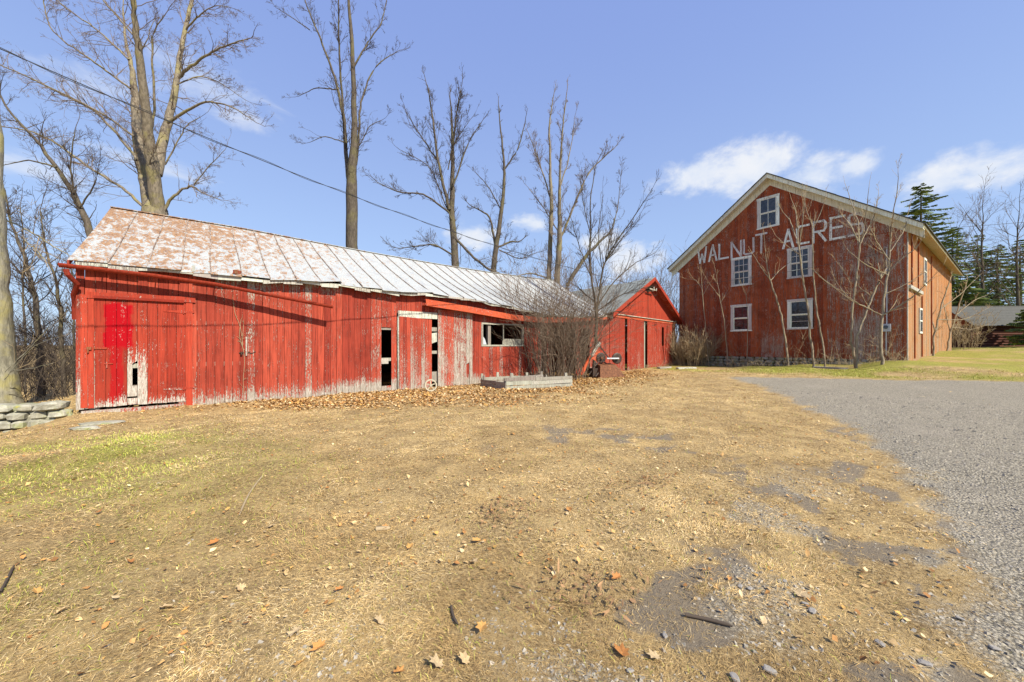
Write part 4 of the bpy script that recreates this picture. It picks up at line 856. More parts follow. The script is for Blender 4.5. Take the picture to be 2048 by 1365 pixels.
M_TWIG = mat('twig_bark', lambda g, co: g.mix(g.noise(co, 2), (.11, .082, .06), (.25, .185, .13)), .9, .1)
M_TWIGD = mat('dark_twig', lambda g, co: g.mix(g.noise(co, 2), (.05, .04, .032), (.12, .092, .07)), .9, .1)
M_TWIGT = mat('tan_dry_stalk', lambda g, co: g.mix(g.noise(co, 3), (.26, .19, .11), (.46, .36, .22)), .9, .1)
M_PINE = mat('conifer_needles', lambda g, co: g.attr('col', 0), .8, .15)
class Tubes:
    def __init__(s): s.d = {}
    def add(s, P, R, sides):
        P = np.asarray(P, float); s.d.setdefault((len(P), sides), []).append((P, np.asarray(R, float)))
    def build(s, name, m, parent=None):
        VV, FF, k = [], [], 0
        for (n, sd), L in s.d.items():
            P = np.stack([a for a, _ in L]); R = np.stack([b for _, b in L]); t = np.gradient(P, axis=1); t /= np.linalg.norm(t, axis=2, keepdims=True)+1e-9
            ref = np.where(np.abs(t[..., 2:3]) > .9, np.array([1., 0, 0]), np.array([0, 0, 1.])); u = np.cross(t, ref); u /= np.linalg.norm(u, axis=2, keepdims=True)+1e-9; v = np.cross(t, u)
            a = np.linspace(0, 2*np.pi, sd, endpoint=False)
            ring = P[:, :, None]+R[:, :, None, None]*(np.cos(a)[:, None]*u[:, :, None]+np.sin(a)[:, None]*v[:, :, None])
            VV.append(ring.reshape(-1, 3)); m_ = len(L)
            base = (np.arange(m_)*n*sd)[:, None, None]+(np.arange(n-1)*sd)[None, :, None]; j = np.arange(sd)[None, None]; j2 = (j+1) % sd
            FF.append(np.stack([base+j, base+j2, base+sd+j2, base+sd+j], -1).reshape(-1, 4)+k); k += m_*n*sd
        o = bigmesh(name, np.concatenate(VV), np.concatenate(FF), m, parent, smooth=True); return o
def nrm(v): return v/(np.linalg.norm(v)+1e-9)
def smooth_path(P, R, n):
    P = np.asarray(P, float); R = np.asarray(R, float); s = np.concatenate([[0], np.cumsum(np.linalg.norm(np.diff(P, axis=0), axis=1))]); t = np.linspace(0, s[-1], n)
    out = np.stack([np.interp(t, s, P[:, i]) for i in range(3)], 1); r = np.interp(t, s, R)
    for _ in range(2): out[1:-1] = out[1:-1]*.5+(out[:-2]+out[2:])*.25
    return out, r
class Tree:
    def __init__(s, seed, rmin=.0045, df=1.9): s.rmin = rmin; s.df = df; s.r = np.random.default_rng(seed); s.trunk = Tubes(); s.twig = Tubes()
    def shoot(s, p, d, L, r, lev, up=.12, gnarl=.22, kids=(5, 4, 3), spread=(.5, .95), ratio=(.35, .6)):
        n = max(4, min(8, int(L/.35)+3)) if lev < 1 else (4 if lev < len(kids) else 3)
        P = [p]; dd = nrm(d)
        for i in range(n-1):
            dd = nrm(dd+s.r.normal(0, gnarl, 3)*(.8 if lev else .6)+np.array([0, 0, up])); P.append(P[-1]+dd*L/(n-1))
        P = np.array(P); R = np.linspace(r, max(r*.3, s.rmin*.75), n); (s.trunk if r > .028 else s.twig).add(P, R, 6 if r > .05 else (4 if r > .012 else 3))
        if lev < len(kids):
            for k in range(s.r.poisson(kids[lev])):
                f = s.r.uniform(.18, 1.0); i = min(int(f*(n-1)), n-2); q = P[i]+(P[i+1]-P[i])*(f*(n-1)-i); ax = nrm(P[i+1]-P[i])
                pr = nrm(np.cross(ax, s.r.normal(0, 1, 3))); a = s.r.uniform(*spread); nd = ax*math.cos(a)+pr*math.sin(a)
                s.shoot(q, nd, L*s.r.uniform(*ratio)*(1.15-.5*f), max(s.rmin, np.interp(f, [0, 1], [r, r*.35])*.6), lev+1, up, gnarl, kids, spread, ratio)
    def limb(s, P, R, dens=1.0, length=2.0, lev=0, start=.12, kids=(5, 4), up=.12, gnarl=.22, spread=(.5, .95), sides=9, wander=.02):
        n = max(8, len(P)*4); P, R = smooth_path(P, R, n); L = np.linalg.norm(np.diff(P, axis=0), axis=1).sum()
        P[1:-1] += s.r.normal(0, wander, (n-2, 3))*np.minimum(1, R[1:-1, None]*12+.2)
        s.trunk.add(P, R, sides)
        for k in range(s.r.poisson(dens*L*s.df)):
            f = s.r.uniform(start, 1.0); i = min(int(f*(n-1)), n-2); q = P[i]; ax = nrm(P[i+1]-P[i]); pr = nrm(np.cross(ax, s.r.normal(0, 1, 3))); a = s.r.uniform(*spread)
            s.shoot(q, ax*math.cos(a)+pr*math.sin(a), length*s.r.uniform(.35, 1.0)*(1.1-.55*f), min(R[i]*.5, .006+.009*length*s.r.uniform(.4, 1)), lev, up, gnarl, kids, spread)
        s.shoot(P[-1], P[-1]-P[-2], length*.6, R[-1], lev, up, gnarl, kids, spread)
    def done(s, name, label, m1, m2, base, group=None, cat='tree'):
        rt = tag(empty(name, tuple(base)), label, cat, group)
        inv = -np.array(base)
        for tb in (s.trunk, s.twig):
            for L in tb.d.values():
                for i, (P, R) in enumerate(L): L[i] = (P+inv, R)
        if s.trunk.d: s.trunk.build('trunk', m1, rt)
        if s.twig.d: s.twig.build('crown', m2, rt)
        return rt
WK = 1.0
def PX(path, D, seed=0, dep=.25):
    """traced pixel path (x, y, half-width px) at distance D; limbs also lean in depth"""
    r_ = random.Random(seed); k = r_.uniform(-1, 1)*dep; P = []; R = []; d = D; last = None
    for x, y, hw in path:
        if last is not None: d += k*math.hypot(x-last[0], y-last[1])/F*D
        hw *= WK*(.62+.38*min(1, max(0, (hw-4)/6))); last = (x, y); P.append(np.array([0, 0, CAMH])+ray(x, y)*d); R.append(hw/F*d)
    return P, R
def base_of(P, R, extra=None):       # carry the first stem down to the ground
    p = P[0]; z = float(gz(p[0], p[1])); return np.array([p[0], p[1], z])
# --- big multi-stemmed tree behind the left end of the shed
D = 18.5; t = Tree(1, .0042, 1.5)
b0 = np.array([0, 0, CAMH])+ray(309, 470)*D; zb_ = float(gz(b0[0], b0[1])); bA = np.array([b0[0], b0[1], zb_])
t.limb([bA-[0, 0, .2], bA+[0, 0, .8], b0, np.array([0, 0, CAMH])+ray(310, 420)*D], [.85, .62, .58, .50], .2, 1.5, kids=(3, 2))
A = [([(303, 430, 11), (290, 355, 10.5), (280, 308, 10), (272, 239, 8.5), (268, 171, 7), (262, 126, 5), (250, 80, 3.5), (246, 20, 2)], 1.0, 2.6), ([(318, 430, 12), (309, 359, 11), (298, 290, 9.5), (290, 205, 8.5), (280, 120, 7.5), (272, 60, 6.5), (266, 0, 6), (262, -90, 4.5), (255, -200, 2.5)], 1.0, 2.8),
     ([(314, 350, 9), (322, 290, 9), (338, 239, 8), (352, 164, 6.5), (362, 96, 5.5), (376, 34, 5), (386, -10, 4.5), (398, -100, 3), (404, -190, 1.6)], 1.0, 2.6), ([(335, 246, 4.5), (372, 222, 4), (410, 202, 3), (461, 212, 2), (513, 246, .9)], 1.6, 2.0), ([(357, 156, 4.5), (386, 130, 3.8), (420, 106, 3.2), (458, 89, 2.4), (495, 79, 1.4)], 1.6, 2.0),
     ([(296, 424, 4.5), (246, 376, 4), (205, 352, 3.6), (154, 318, 3.2), (126, 294, 2.8), (92, 277, 2.4), (65, 263, 2), (0, 253, 1.4)], 1.2, 2.2), ([(274, 321, 4.0), (239, 273, 3.6), (191, 222, 3.2), (130, 191, 2.8), (62, 157, 2.3), (0, 130, 1.9), (-60, 105, 1)], 1.2, 2.2), ([(268, 273, 3.2), (219, 236, 2.7), (150, 198, 2), (90, 170, 1)], 1.3, 2.0),
     ([(261, 178, 3.2), (191, 126, 2.6), (130, 85, 2.1), (99, 58, 1.8), (89, 20, 1.4), (86, -30, 1)], 1.4, 2.0), ([(266, 70, 3), (219, 17, 2.3), (190, -20, 1.6)], 1.2, 2.0), ([(258, 120, 2.8), (205, 68, 2.2), (137, 20, 1.7), (100, -10, 1.2)], 1.4, 2.0), ([(326, 424, 4.5), (345, 393, 4), (383, 369, 3), (403, 386, 1.6), (440, 400, .8)], 2.2, 1.8),
     ([(330, 330, 2.5), (352, 290, 2), (372, 250, 1.5), (400, 235, .9)], 2.0, 1.6), ([(300, 290, 3), (310, 200, 3.5), (304, 130, 2.8), (305, 60, 2), (330, 30, 1.2)], 1.3, 1.8), ([(372, 60, 2.6), (400, 30, 2), (430, 10, 1.2), (460, 15, .8)], 1.8, 1.8), ([(352, 170, 2.2), (400, 150, 1.8), (440, 165, 1.2), (490, 200, .7)], 1.8, 1.7), ([(388, 370, 2), (420, 330, 1.4), (450, 300, .8)], 2, 1.6)]
for i, (p, de, ln) in enumerate(A): P, R = PX(p, D, i, .35); t.limb(P, R, de*1.7, ln, kids=(4, 4, 2) if ln > 2.3 else (4, 3, 2), up=.05, gnarl=.3)
t.done('bare_tree', 'huge many-stemmed bare tree behind the left end of the shed roof', M_BARK, M_TWIG, bA)
# --- leaning tree left of it
t = Tree(2); D = 17.0; P, R = PX([(215, 600, 9), (179, 455, 7), (147, 386, 6), (113, 335, 5), (68, 273, 4), (20, 229, 3), (-10, 171, 2)], D, 5, .1); bs = base_of(P, R); t.limb([bs-[0, 0, .2]]+P, [.3]+R, 1.5, 2.4, kids=(5, 4), up=.1, gnarl=.28, start=.3)
for p in ([(147, 386, 3), (140, 330, 2.2), (150, 260, 1.2)], [(113, 335, 3), (60, 320, 2), (10, 330, 1)], [(160, 415, 2.5), (190, 370, 1.8), (200, 320, 1)]): P, R = PX(p, D, len(p), .3); t.limb(P, R, 2.0, 1.8, kids=(4, 3))
t.done('bare_tree', 'bare tree leaning left beside the left end of the shed', M_BARKD, M_TWIGD, bs)
# --- tall narrow tree
t = Tree(3, .005, 2.0); D = 23.0; P, R = PX([(705, 560, 13), (705, 497, 11), (703, 396, 11), (704, 365, 10), (709, 264, 7), (707, 154, 6), (703, 66, 5), (696, 0, 4), (692, -70, 2.5), (690, -130, 1.2)], D, 1, .05); bs = base_of(P, R); t.limb([bs-[0, 0, .2]]+P, [.55]+R, .9, 1.8, kids=(4, 3), start=.42, spread=(.35, .75), up=.12, gnarl=.28)
for i, p in enumerate(([(699, 370, 6), (694, 334, 5.5), (689, 246, 5), (676, 176, 4), (650, 101, 3), (619, 26, 2.2), (606, -10, 1.5), (590, -60, .8)], [(692, 286, 3.5), (681, 154, 3.2), (678, 88, 2.6), (676, 0, 2), (680, -70, 1)], [(712, 330, 4), (716, 308, 3.8), (720, 211, 3), (738, 154, 2.3), (760, 123, 1.7), (799, 101, .8)], [(709, 132, 3), (733, 88, 2.4), (764, 48, 1.8), (773, 0, 1.2), (785, -40, .7)],
                       [(676, 180, 2), (663, 178, 1.8), (632, 176, 1.4), (597, 193, .7)], [(690, 285, 1.8), (650, 272, 1.4), (620, 285, .7)], [(619, 60, 1.6), (590, 40, 1.2), (556, 18, .7)], [(714, 300, 2), (740, 250, 1.4), (765, 240, .7)])):
    P, R = PX(p, D, 20+i, .35); t.limb(P, R, 1.3, 1.7, kids=(4, 3, 2), spread=(.35, .8), gnarl=.26)
t.done('bare_tree', 'tall narrow bare tree with upright forked stems behind the middle of the shed', M_BARKD, M_TWIGD, bs)
# --- two trees between
t = Tree(4, .006, 1.9); D = 28.0; P, R = PX([(914, 580, 10), (911, 532, 8.5), (903, 422, 7), (905, 330, 5.5), (905, 246, 3.5), (900, 198, 1.8)], D, 2, .05); bs = base_of(P, R); t.limb([bs-[0, 0, .2]]+P, [.6]+R, 1.3, 2.2, kids=(4, 3), start=.35, spread=(.3, .75))
for i, p in enumerate(([(899, 420, 5), (896, 409, 4.8), (874, 316, 4), (867, 246, 3), (856, 176, 1.6)], [(898, 425, 3.2), (848, 387, 2.6), (799, 387, 2), (755, 365, 1)], [(909, 475, 4), (936, 505, 4), (971, 536, 3.5), (1000, 548, 2)], [(905, 510, 3), (870, 488, 2.5), (799, 497, 1.2)], [(906, 374, 3), (936, 286, 2), (962, 246, 1)], [(904, 308, 3), (914, 220, 2.2), (922, 176, 1)], [(874, 320, 2.4), (840, 270, 1.6), (815, 230, .8)], [(896, 340, 2), (905, 290, 1.4), (940, 240, .7)], [(903, 440, 2), (860, 330, 1.4), (800, 300, .7)])):
    P, R = PX(p, D, 40+i, .35); t.limb(P, R, 1.4, 2.2, kids=(4, 4, 2), spread=(.3, .8))
t.done('bare_tree', 'broad bare tree with a low bent limb behind the shed roof', M_BARKD, M_TWIGD, bs)
t = Tree(5, .006, 2.4); D = 29.0; P, R = PX([(984, 590, 8), (986, 545, 7), (993, 492, 6.5), (1004, 418, 5.5), (1010, 343, 4), (1002, 264, 2.5), (997, 211, 1.2)], D, 3, .05); bs = base_of(P, R); t.limb([bs-[0, 0, .2]]+P, [.5]+R, .8, 1.6, kids=(4, 2), start=.35, spread=(.3, .8))
for i, p in enumerate(([(1010, 338, 2.8), (1037, 299, 2.2), (1050, 246, 1.2)], [(990, 488, 4), (980, 431, 3), (944, 413, 1.4)], [(995, 497, 3.2), (1019, 484, 2.8), (1037, 484, 1.8)], [(1002, 420, 2), (975, 370, 1.5), (955, 350, .8)], [(998, 500, 2), (1040, 520, 1.5), (1075, 505, .8)])):
    P, R = PX(p, D, 60+i, .35); t.limb(P, R, 1.3, 1.8, kids=(4, 3, 2))
t.done('bare_tree', 'thin crooked bare tree right of the broad one behind the shed', M_BARKD, M_TWIGD, bs)
# --- pale multi-stem tree behind the gabled shed
t = Tree(6, .006, 1.9); D = 29.5; P, R = PX([(1096, 620, 7), (1098, 563, 6.5), (1103, 422, 5.5), (1100, 330, 4), (1098, 242, 2.5), (1107, 193, 1.2)], D, 4, .05); bs = base_of(P, R); t.limb([bs-[0, 0, .2]]+P, [.45]+R, 1.0, 1.9, kids=(4, 3), start=.3, spread=(.3, .7))
for i, p in enumerate(([(1112, 620, 8), (1114, 567, 7.5), (1120, 475, 6.5), (1118, 374, 4.5), (1125, 264, 2.5), (1133, 189, 1.2)], [(1116, 490, 4), (1155, 396, 3.2), (1177, 343, 2.4), (1226, 299, 1.2)], [(1120, 610, 6.5), (1133, 571, 6), (1173, 510, 5), (1215, 470, 3)], [(1102, 400, 2.4), (1080, 330, 1.8), (1058, 270, .9)], [(1119, 380, 2.4), (1140, 310, 1.6), (1150, 240, .8)], [(1105, 560, 2.5), (1060, 545, 2), (1010, 560, 1.2)], [(1120, 470, 2), (1090, 420, 1.5), (1060, 380, .7)])):
    P, R = PX(p, D, 80+i, .35); t.limb(P, R, 1.3, 2.2, kids=(4, 4, 2), spread=(.3, .75))
t.done('bare_tree', 'pale multi-stemmed bare tree behind the right end of the shed roof', M_BARK, M_TWIG, bs)
# --- young tree in front of the gabled shed
g0 = pg(1187, 750); D = g0[1]; t = Tree(7, .0045, 2.2); P, R = PX([(1187, 748, 5.5), (1192, 684, 5), (1194, 622, 4.8), (1189, 597, 3.6), (1184, 560, 3.2), (1179, 510, 2.8), (1182, 460, 2.3), (1180, 400, 1.8), (1192, 330, 1)], D, 1, 0.02); P[0] = g0-[0, 0, .1]; t.limb(P, R, .9, 1.6, kids=(4, 3), start=.45, spread=(.3, .65), sides=8)
for i, p in enumerate(([(1194, 626, 3.6), (1199, 580, 3.2), (1207, 530, 2.6), (1224, 497, 2.2), (1264, 440, 1.6), (1300, 385, .8)], [(1196, 610, 2.4), (1224, 567, 2), (1261, 532, 1.5), (1311, 505, .8)], [(1196, 622, 2), (1237, 592, 1.6), (1279, 577, .9), (1300, 575, .6)], [(1189, 605, 2.2), (1159, 577, 1.7), (1132, 560, .8)], [(1200, 570, 2.2), (1215, 500, 1.8), (1235, 420, 1.3), (1243, 340, .7)], [(1184, 560, 1.8), (1160, 500, 1.4), (1140, 430, .7)], [(1181, 470, 1.6), (1165, 400, 1.2), (1160, 350, .6)], [(1207, 530, 1.8), (1250, 470, 1.3), (1280, 430, .7)], [(1194, 640, 1.8), (1230, 620, 1.4), (1270, 640, .7)], [(1205, 540, 1.6), (1195, 470, 1.3), (1205, 400, .7)])):
    P, R = PX(p, D, 100+i, .4); t.limb(P, R, 1.7, 1.5, kids=(4, 3), spread=(.3, .7), sides=6)
t.done('young_tree', 'slender young bare tree standing in front of the gabled shed', M_BARKD, M_TWIGD, g0)
# --- bushes / thickets
def bush(seed, base0, n, h, spr, r0=.008, kids=(4, 2), m=None, m2=None, name='bare_bush', label='', cat='bush', up=.12, radius=.5, group=None, kind=None):
    t = Tree(seed, max(.0045, .00022*float(np.hypot(base0[0], base0[1]))), 1); base = np.asarray(base0)
    for i in range(n):
        a = t.r.uniform(0, 6.28); q = base+np.array([math.cos(a), math.sin(a), 0])*radius*t.r.random()**.5; q[2] = float(gz(q[0], q[1]))-.03
        d = np.array([math.cos(a)*t.r.uniform(0, spr), math.sin(a)*t.r.uniform(0, spr), 1.0]); t.shoot(q, d, h*t.r.uniform(.45, 1.0), r0*t.r.uniform(.6, 1.5), 0, up*.3, .16, kids, (.3, .8), (.3, .6))
    o = t.done(name, label, m or M_TWIG, m2 or M_TWIG, base, group, cat); return o
bush(21, pg(1112, 758), 170, 4.9, .50, .012, (6, 3), name='bare_bush', label='dense leafless bush in front of the open bay of the long shed', radius=1.25)
bush(22, BA.w(1.4, -1.1, float(gz(*BA.w(1.4, -1.1)[:2]))), 200, 2.5, .6, .007, (6, 3), M_TWIGT, M_TWIGT, 'dry_brush', 'tan tangle of dry brush between the gabled shed and the barn', radius=1.0)
for i, (px, py, D, h, lb) in enumerate(((1335, 690, 34, 9.5, 'tall thin bare saplings behind the gabled shed roof'), (1265, 690, 34, 8.5, 'bare scrub showing above the gabled shed ridge'))):
    q = ray(px, 690)*D; bush(30+i, np.array([q[0], q[1], 0]), 30, h, .26, .03, (7, 4), M_TWIG, M_TWIG, 'bare_scrub', lb, radius=2.2)
for i, (px, D, h, lb) in enumerate(((760, 30, 5.5, 'low bare scrub peeping over the shed roof beside the tall tree'), (860, 34, 5.8, 'low bare scrub over the shed roof below the broad tree'), (590, 26, 5.0, 'faint bare scrub just above the shed ridge'), (1010, 36, 6.0, 'low bare scrub over the roof beside the crooked tree'))):
    q = ray(px, 690)*D; bush(35+i, np.array([q[0], q[1], 0]), 14, h, .45, .018, (6, 4), M_TWIGD, M_TWIG, 'bare_scrub', lb, radius=2.0)
# trunks in the wood at the left
for i, (p, D, lb) in enumerate((([(84, 800, 7), (79, 693, 6.5), (70, 590, 5.5), (55, 535, 4.5), (22, 448, 3), (10, 380, 1.5)], 13.5, 'dark slender trunk nearest the stone wall in the left wood'), ([(128, 800, 5.5), (126, 730, 5.2), (121, 620, 4.5), (110, 557, 3.5), (88, 491, 2.5), (80, 420, 1.2)], 12.0, 'dark trunk beside the shed corner in the left wood'),
                              ([(50, 800, 3), (52, 700, 3), (45, 600, 2.4), (50, 500, 1.8), (40, 410, 1)], 17, 'thin dark trunk deeper in the left wood'), ([(150, 800, 3), (146, 690, 3), (150, 600, 2.2), (140, 520, 1.2)], 18, 'thin trunk half hidden by the shed corner'))):
    t = Tree(200+i); P, R = PX(p, D, i, .05); bs = base_of(P, R); P[0] = bs-[0, 0, .1]; t.limb(P, R, 2.6, 2.0, kids=(5, 4), start=.2, up=.1, gnarl=.3, sides=8); t.done('woodland_tree', lb, M_BARKD, M_TWIGD, bs, None)
t = Tree(230)
P, R = PX([(-40, 405, 3), (7, 429, 2.8), (60, 462, 2.4), (110, 495, 2), (150, 517, 1)], 13, 1, .2)
# lichened trunk at the picture's left edge
t = Tree(240, .004, 1); D = 8.6; q = np.array([0, 0, CAMH])+ray(-16, 690)*D; bs = np.array([q[0], q[1], float(gz(q[0], q[1]))])
t.limb([bs-[0, 0, .15], bs+[0, 0, .2], bs+[-.02, 0, .7], bs+[-.06, 0, 2.0], bs+[-.12, .02, 3.4], bs+[-.2, .05, 5.5], bs+[-.3, .1, 8], bs+[-.4, .2, 11]], [.62, .50, .42, .36, .31, .27, .2, .1], .0, 1.5, kids=(3, 2), start=.5, sides=14)
for i, p in enumerate(([(10, 745, 1.2), (45, 710, 1), (75, 680, .8), (100, 655, .4)], [(8, 760, 1.1), (48, 712, .9), (70, 690, .7), (110, 676, .4)], [(20, 742, .9), (60, 738, .7), (108, 726, .4)], [(-10, 430, 3), (60, 462, 2.6), (110, 495, 2), (150, 517, 1)], [(-10, 445, 2), (40, 470, 1.6), (90, 520, 1)])):
    P, R = PX(p, D-.3+(2 if i > 2 else 0), i, .1); t.limb(P, R, 1.4 if i < 3 else 3.0, .7 if i < 3 else 1.6, kids=(2,) if i < 3 else (4, 3), sides=5, spread=(.3, .8))
t.done('lichened_tree', 'thick lichen-covered trunk at the left picture edge behind the stone wall', mat('lichened_bark', barkb((.36, .335, .25), (.36, .32, .13), .8), .95, .1), M_TWIGT, bs)
t = Tree(245, .004, 1.5); v0 = SH.w(SH.pix(488, 760, .04)[0], -.045); v0[2] = float(gz(v0[0], v0[1]))
for p in ([(488, 790), (486, 760), (490, 720), (484, 690), (487, 650)], [(486, 690), (480, 650), (470, 630), (466, 600)], [(487, 700), (478, 672), (482, 640)]):
    Pv = [SH.w(SH.pix(a_, b_, .045)[0], -.045, SH.pix(a_, b_, .045)[1]) for a_, b_ in p]; t.limb(Pv, [.006]*len(Pv), 1.5, .25, kids=(1,), sides=4, wander=.004)
t.done('climbing_vine', 'thin pale dead vine climbing the red boards by the padlock', M_TWIGT, M_TWIGT, v0, None, 'vine')
# undergrowth of the left wood: nobody could count it
t = Tree(250, .004, 1)
for i in range(1050):
    D = t.r.uniform(9.8, 27)**1.0; px = t.r.uniform(-420, 200); q = ray(px, 690)*D; lx, ly = SH.loc(q[0], q[1])
    if lx > -.5 or q[1] < 9.6: continue
    p = np.array([q[0], q[1], float(gz(q[0], q[1]))-.05]); t.shoot(p, np.array([t.r.normal(0, .35), t.r.normal(0, .35), 1]), t.r.uniform(.8, 2.6)*(1+.03*D), t.r.uniform(.005, .013), 1, .02, .25, (0, 5, 1), (.3, 1.0), (.3, .65))
rt = Tubes(); rt.d = {**t.twig.d}; 
for k_, v_ in t.trunk.d.items(): rt.d.setdefault(k_, []).extend(v_)
tag(rt.build('undergrowth', M_TWIGD), 'dark tangled leafless undergrowth of the wood left of the shed', 'undergrowth', kind='stuff')
# far bare wood beyond the buildings
t = Tree(260, .013, 1)
for i in range(170):
    a = t.r.uniform(-1.35, 1.35); D = t.r.uniform(48, 95); x_, y_ = D*math.sin(a)*1.4, D*math.cos(a)+8
    p = np.array([x_, y_, float(gz(x_, y_))-.1]); h = t.r.uniform(3, 7)*(1.0 if a < .3 else 1.0)
    t.shoot(p, np.array([t.r.normal(0, .1), 0, 1]), h, .06, 0, .05, .1, (8, 3), (.3, .8), (.25, .5))
rt = Tubes(); rt.d = {**t.twig.d}
for k_, v_ in t.trunk.d.items(): rt.d.setdefault(k_, []).extend(v_)
tag(rt.build('distant_wood', M_TWIG), 'distant line of bare woodland beyond the farm buildings', 'woodland', kind='stuff')
WK = .85
# --- saplings along the barn front
SAP = [([(1576, 718, 3.6), (1562, 629, 3.2), (1550, 590, 2.8), (1539, 558, 2.4)], [[(1539, 558, 2), (1522, 535, 1.5), (1508, 512, .8)], [(1539, 558, 2), (1532, 520, 1.5), (1528, 470, .8)], [(1541, 562, 1.8), (1560, 540, 1.4), (1580, 525, .7)]], 1.3, 'pale sapling with a forked top between the barn window columns'),
       ([(1627, 722, 4), (1613, 594, 3.2), (1604, 546, 3), (1597, 491, 2.6)], [[(1597, 491, 2.2), (1580, 440, 1.6), (1566, 425, .8)], [(1597, 491, 2.2), (1592, 420, 1.7), (1583, 400, .7)], [(1598, 495, 2), (1606, 440, 1.6), (1610, 392, .7)], [(1600, 510, 1.8), (1570, 490, 1.2), (1550, 470, .7)]], 1.5, 'dark-stemmed sapling crossing the lower right barn window'),
       ([(1650, 718, 3.2), (1632, 610, 2.6), (1626, 539, 2.3), (1624, 449, 1.8)], [[(1624, 460, 1.6), (1640, 430, 1.2), (1650, 400, .7)], [(1624, 450, 1.6), (1612, 420, 1.2), (1608, 395, .6)], [(1626, 540, 1.4), (1660, 570, 1.2), (1690, 585, .7)]], 1.2, 'thin tall sapling left of the paired saplings'),
       ([(1711, 722, 4.2), (1700, 684, 4), (1706, 610, 3.6), (1718, 513, 3.1), (1719, 490, 2.8)], [[(1719, 490, 2.2), (1700, 450, 1.8), (1680, 425, 1.1), (1665, 440, .7)], [(1719, 490, 2.2), (1735, 460, 1.8), (1750, 430, 1.3), (1757, 390, .7)], [(1719, 488, 2.2), (1716, 440, 1.7), (1700, 400, 1.2), (1693, 375, .7)], [(1718, 500, 2), (1731, 440, 1.5), (1738, 375, .7)]], 1.7, 'left stem of the paired pale saplings with antler-like tips'),
       ([(1713, 720, 4), (1713, 675, 3.8), (1735, 616, 3.3), (1761, 558, 2.6)], [[(1761, 558, 2.2), (1780, 525, 1.6), (1800, 500, .8)], [(1761, 558, 2), (1755, 520, 1.5), (1740, 490, .8)], [(1735, 616, 1.8), (1700, 600, 1.4), (1660, 570, 1), (1640, 555, .6)], [(1745, 595, 1.6), (1700, 560, 1.2), (1678, 530, .7)]], 1.9, 'right-leaning stem of the paired pale saplings'),
       ([(1764, 726, 5), (1761, 658, 4.6), (1768, 594, 4), (1777, 540, 3.5), (1779, 500, 3)], [[(1779, 500, 2.5), (1784, 440, 2), (1795, 380, 1.3), (1796, 345, .7)], [(1778, 520, 2.4), (1750, 480, 1.8), (1738, 450, 1.2), (1750, 420, .7)], [(1776, 545, 2.4), (1800, 520, 2), (1830, 500, 1.4), (1850, 470, .7)], [(1762, 632, 2.8), (1800, 612, 2.4), (1830, 590, 1.8), (1860, 560, 1), (1880, 540, .6)], [(1762, 630, 2), (1720, 610, 1.6), (1690, 590, 1.1), (1670, 560, .7)], [(1775, 550, 2), (1730, 530, 1.5), (1695, 500, .8)], [(1779, 505, 2), (1810, 460, 1.5), (1815, 430, .8)], [(1768, 590, 2), (1810, 570, 1.5), (1850, 545, .8)]], 1.8, 'largest pale sapling at the right end of the barn front'),
       ([(1418, 725, 1.7), (1411, 650, 1.5), (1404, 578, 1.3)], [[(1404, 578, 1.1), (1392, 560, .9), (1372, 558, .5)], [(1404, 578, 1.1), (1402, 545, .6)], [(1406, 590, .9), (1418, 570, .5)]], 1.2, 'thin wand sapling near the left end of the barn front'),
       ([(1455, 715, 1.9), (1448, 640, 1.6), (1439, 594, 1.4)], [[(1439, 594, 1.1), (1425, 575, .9), (1414, 560, .5)], [(1440, 594, 1.1), (1434, 560, .8), (1431, 540, .5)], [(1442, 605, .9), (1456, 580, .5)]], 1.2, 'thin wand sapling below the upper left barn window'),
       ([(1494, 718, 1.4), (1496, 640, 1.2), (1492, 590, .9)], [[(1492, 590, .8), (1484, 570, .5)], [(1492, 592, .8), (1502, 565, .5)]], 1.0, 'wisp of sapling in front of the lower left barn window')]
for i, (st, br, off, lb) in enumerate(SAP):
    x_, z_ = BA.pix(st[0][0], st[0][1], off); q = BA.w(x_, -off); D = q[1]; t = Tree(300+i, .0055, 1.5); P, R = PX(st, D, i, .03); bs = np.array([P[0][0], P[0][1], float(gz(P[0][0], P[0][1]))]); P = [bs-[0, 0, .1]]+P[1:] if P[0][2] < bs[2]+.3 else [bs-[0, 0, .1]]+P; R = R if len(R) == len(P) else [R[0]]+R
    t.limb(P, R, .10, .7, kids=(1,), start=.45, sides=8, spread=(.5, .9))
    for j, b in enumerate(br): P, R = PX(b, D, 320+i*10+j, .45); t.limb(P, R, 1.5 if i < 3 or i > 5 else 2.2, 1.1, kids=(2, 1), sides=5, spread=(.4, .9), up=.2, gnarl=.14)
    t.done('sapling', lb, M_BARKL, M_TWIGT, bs)
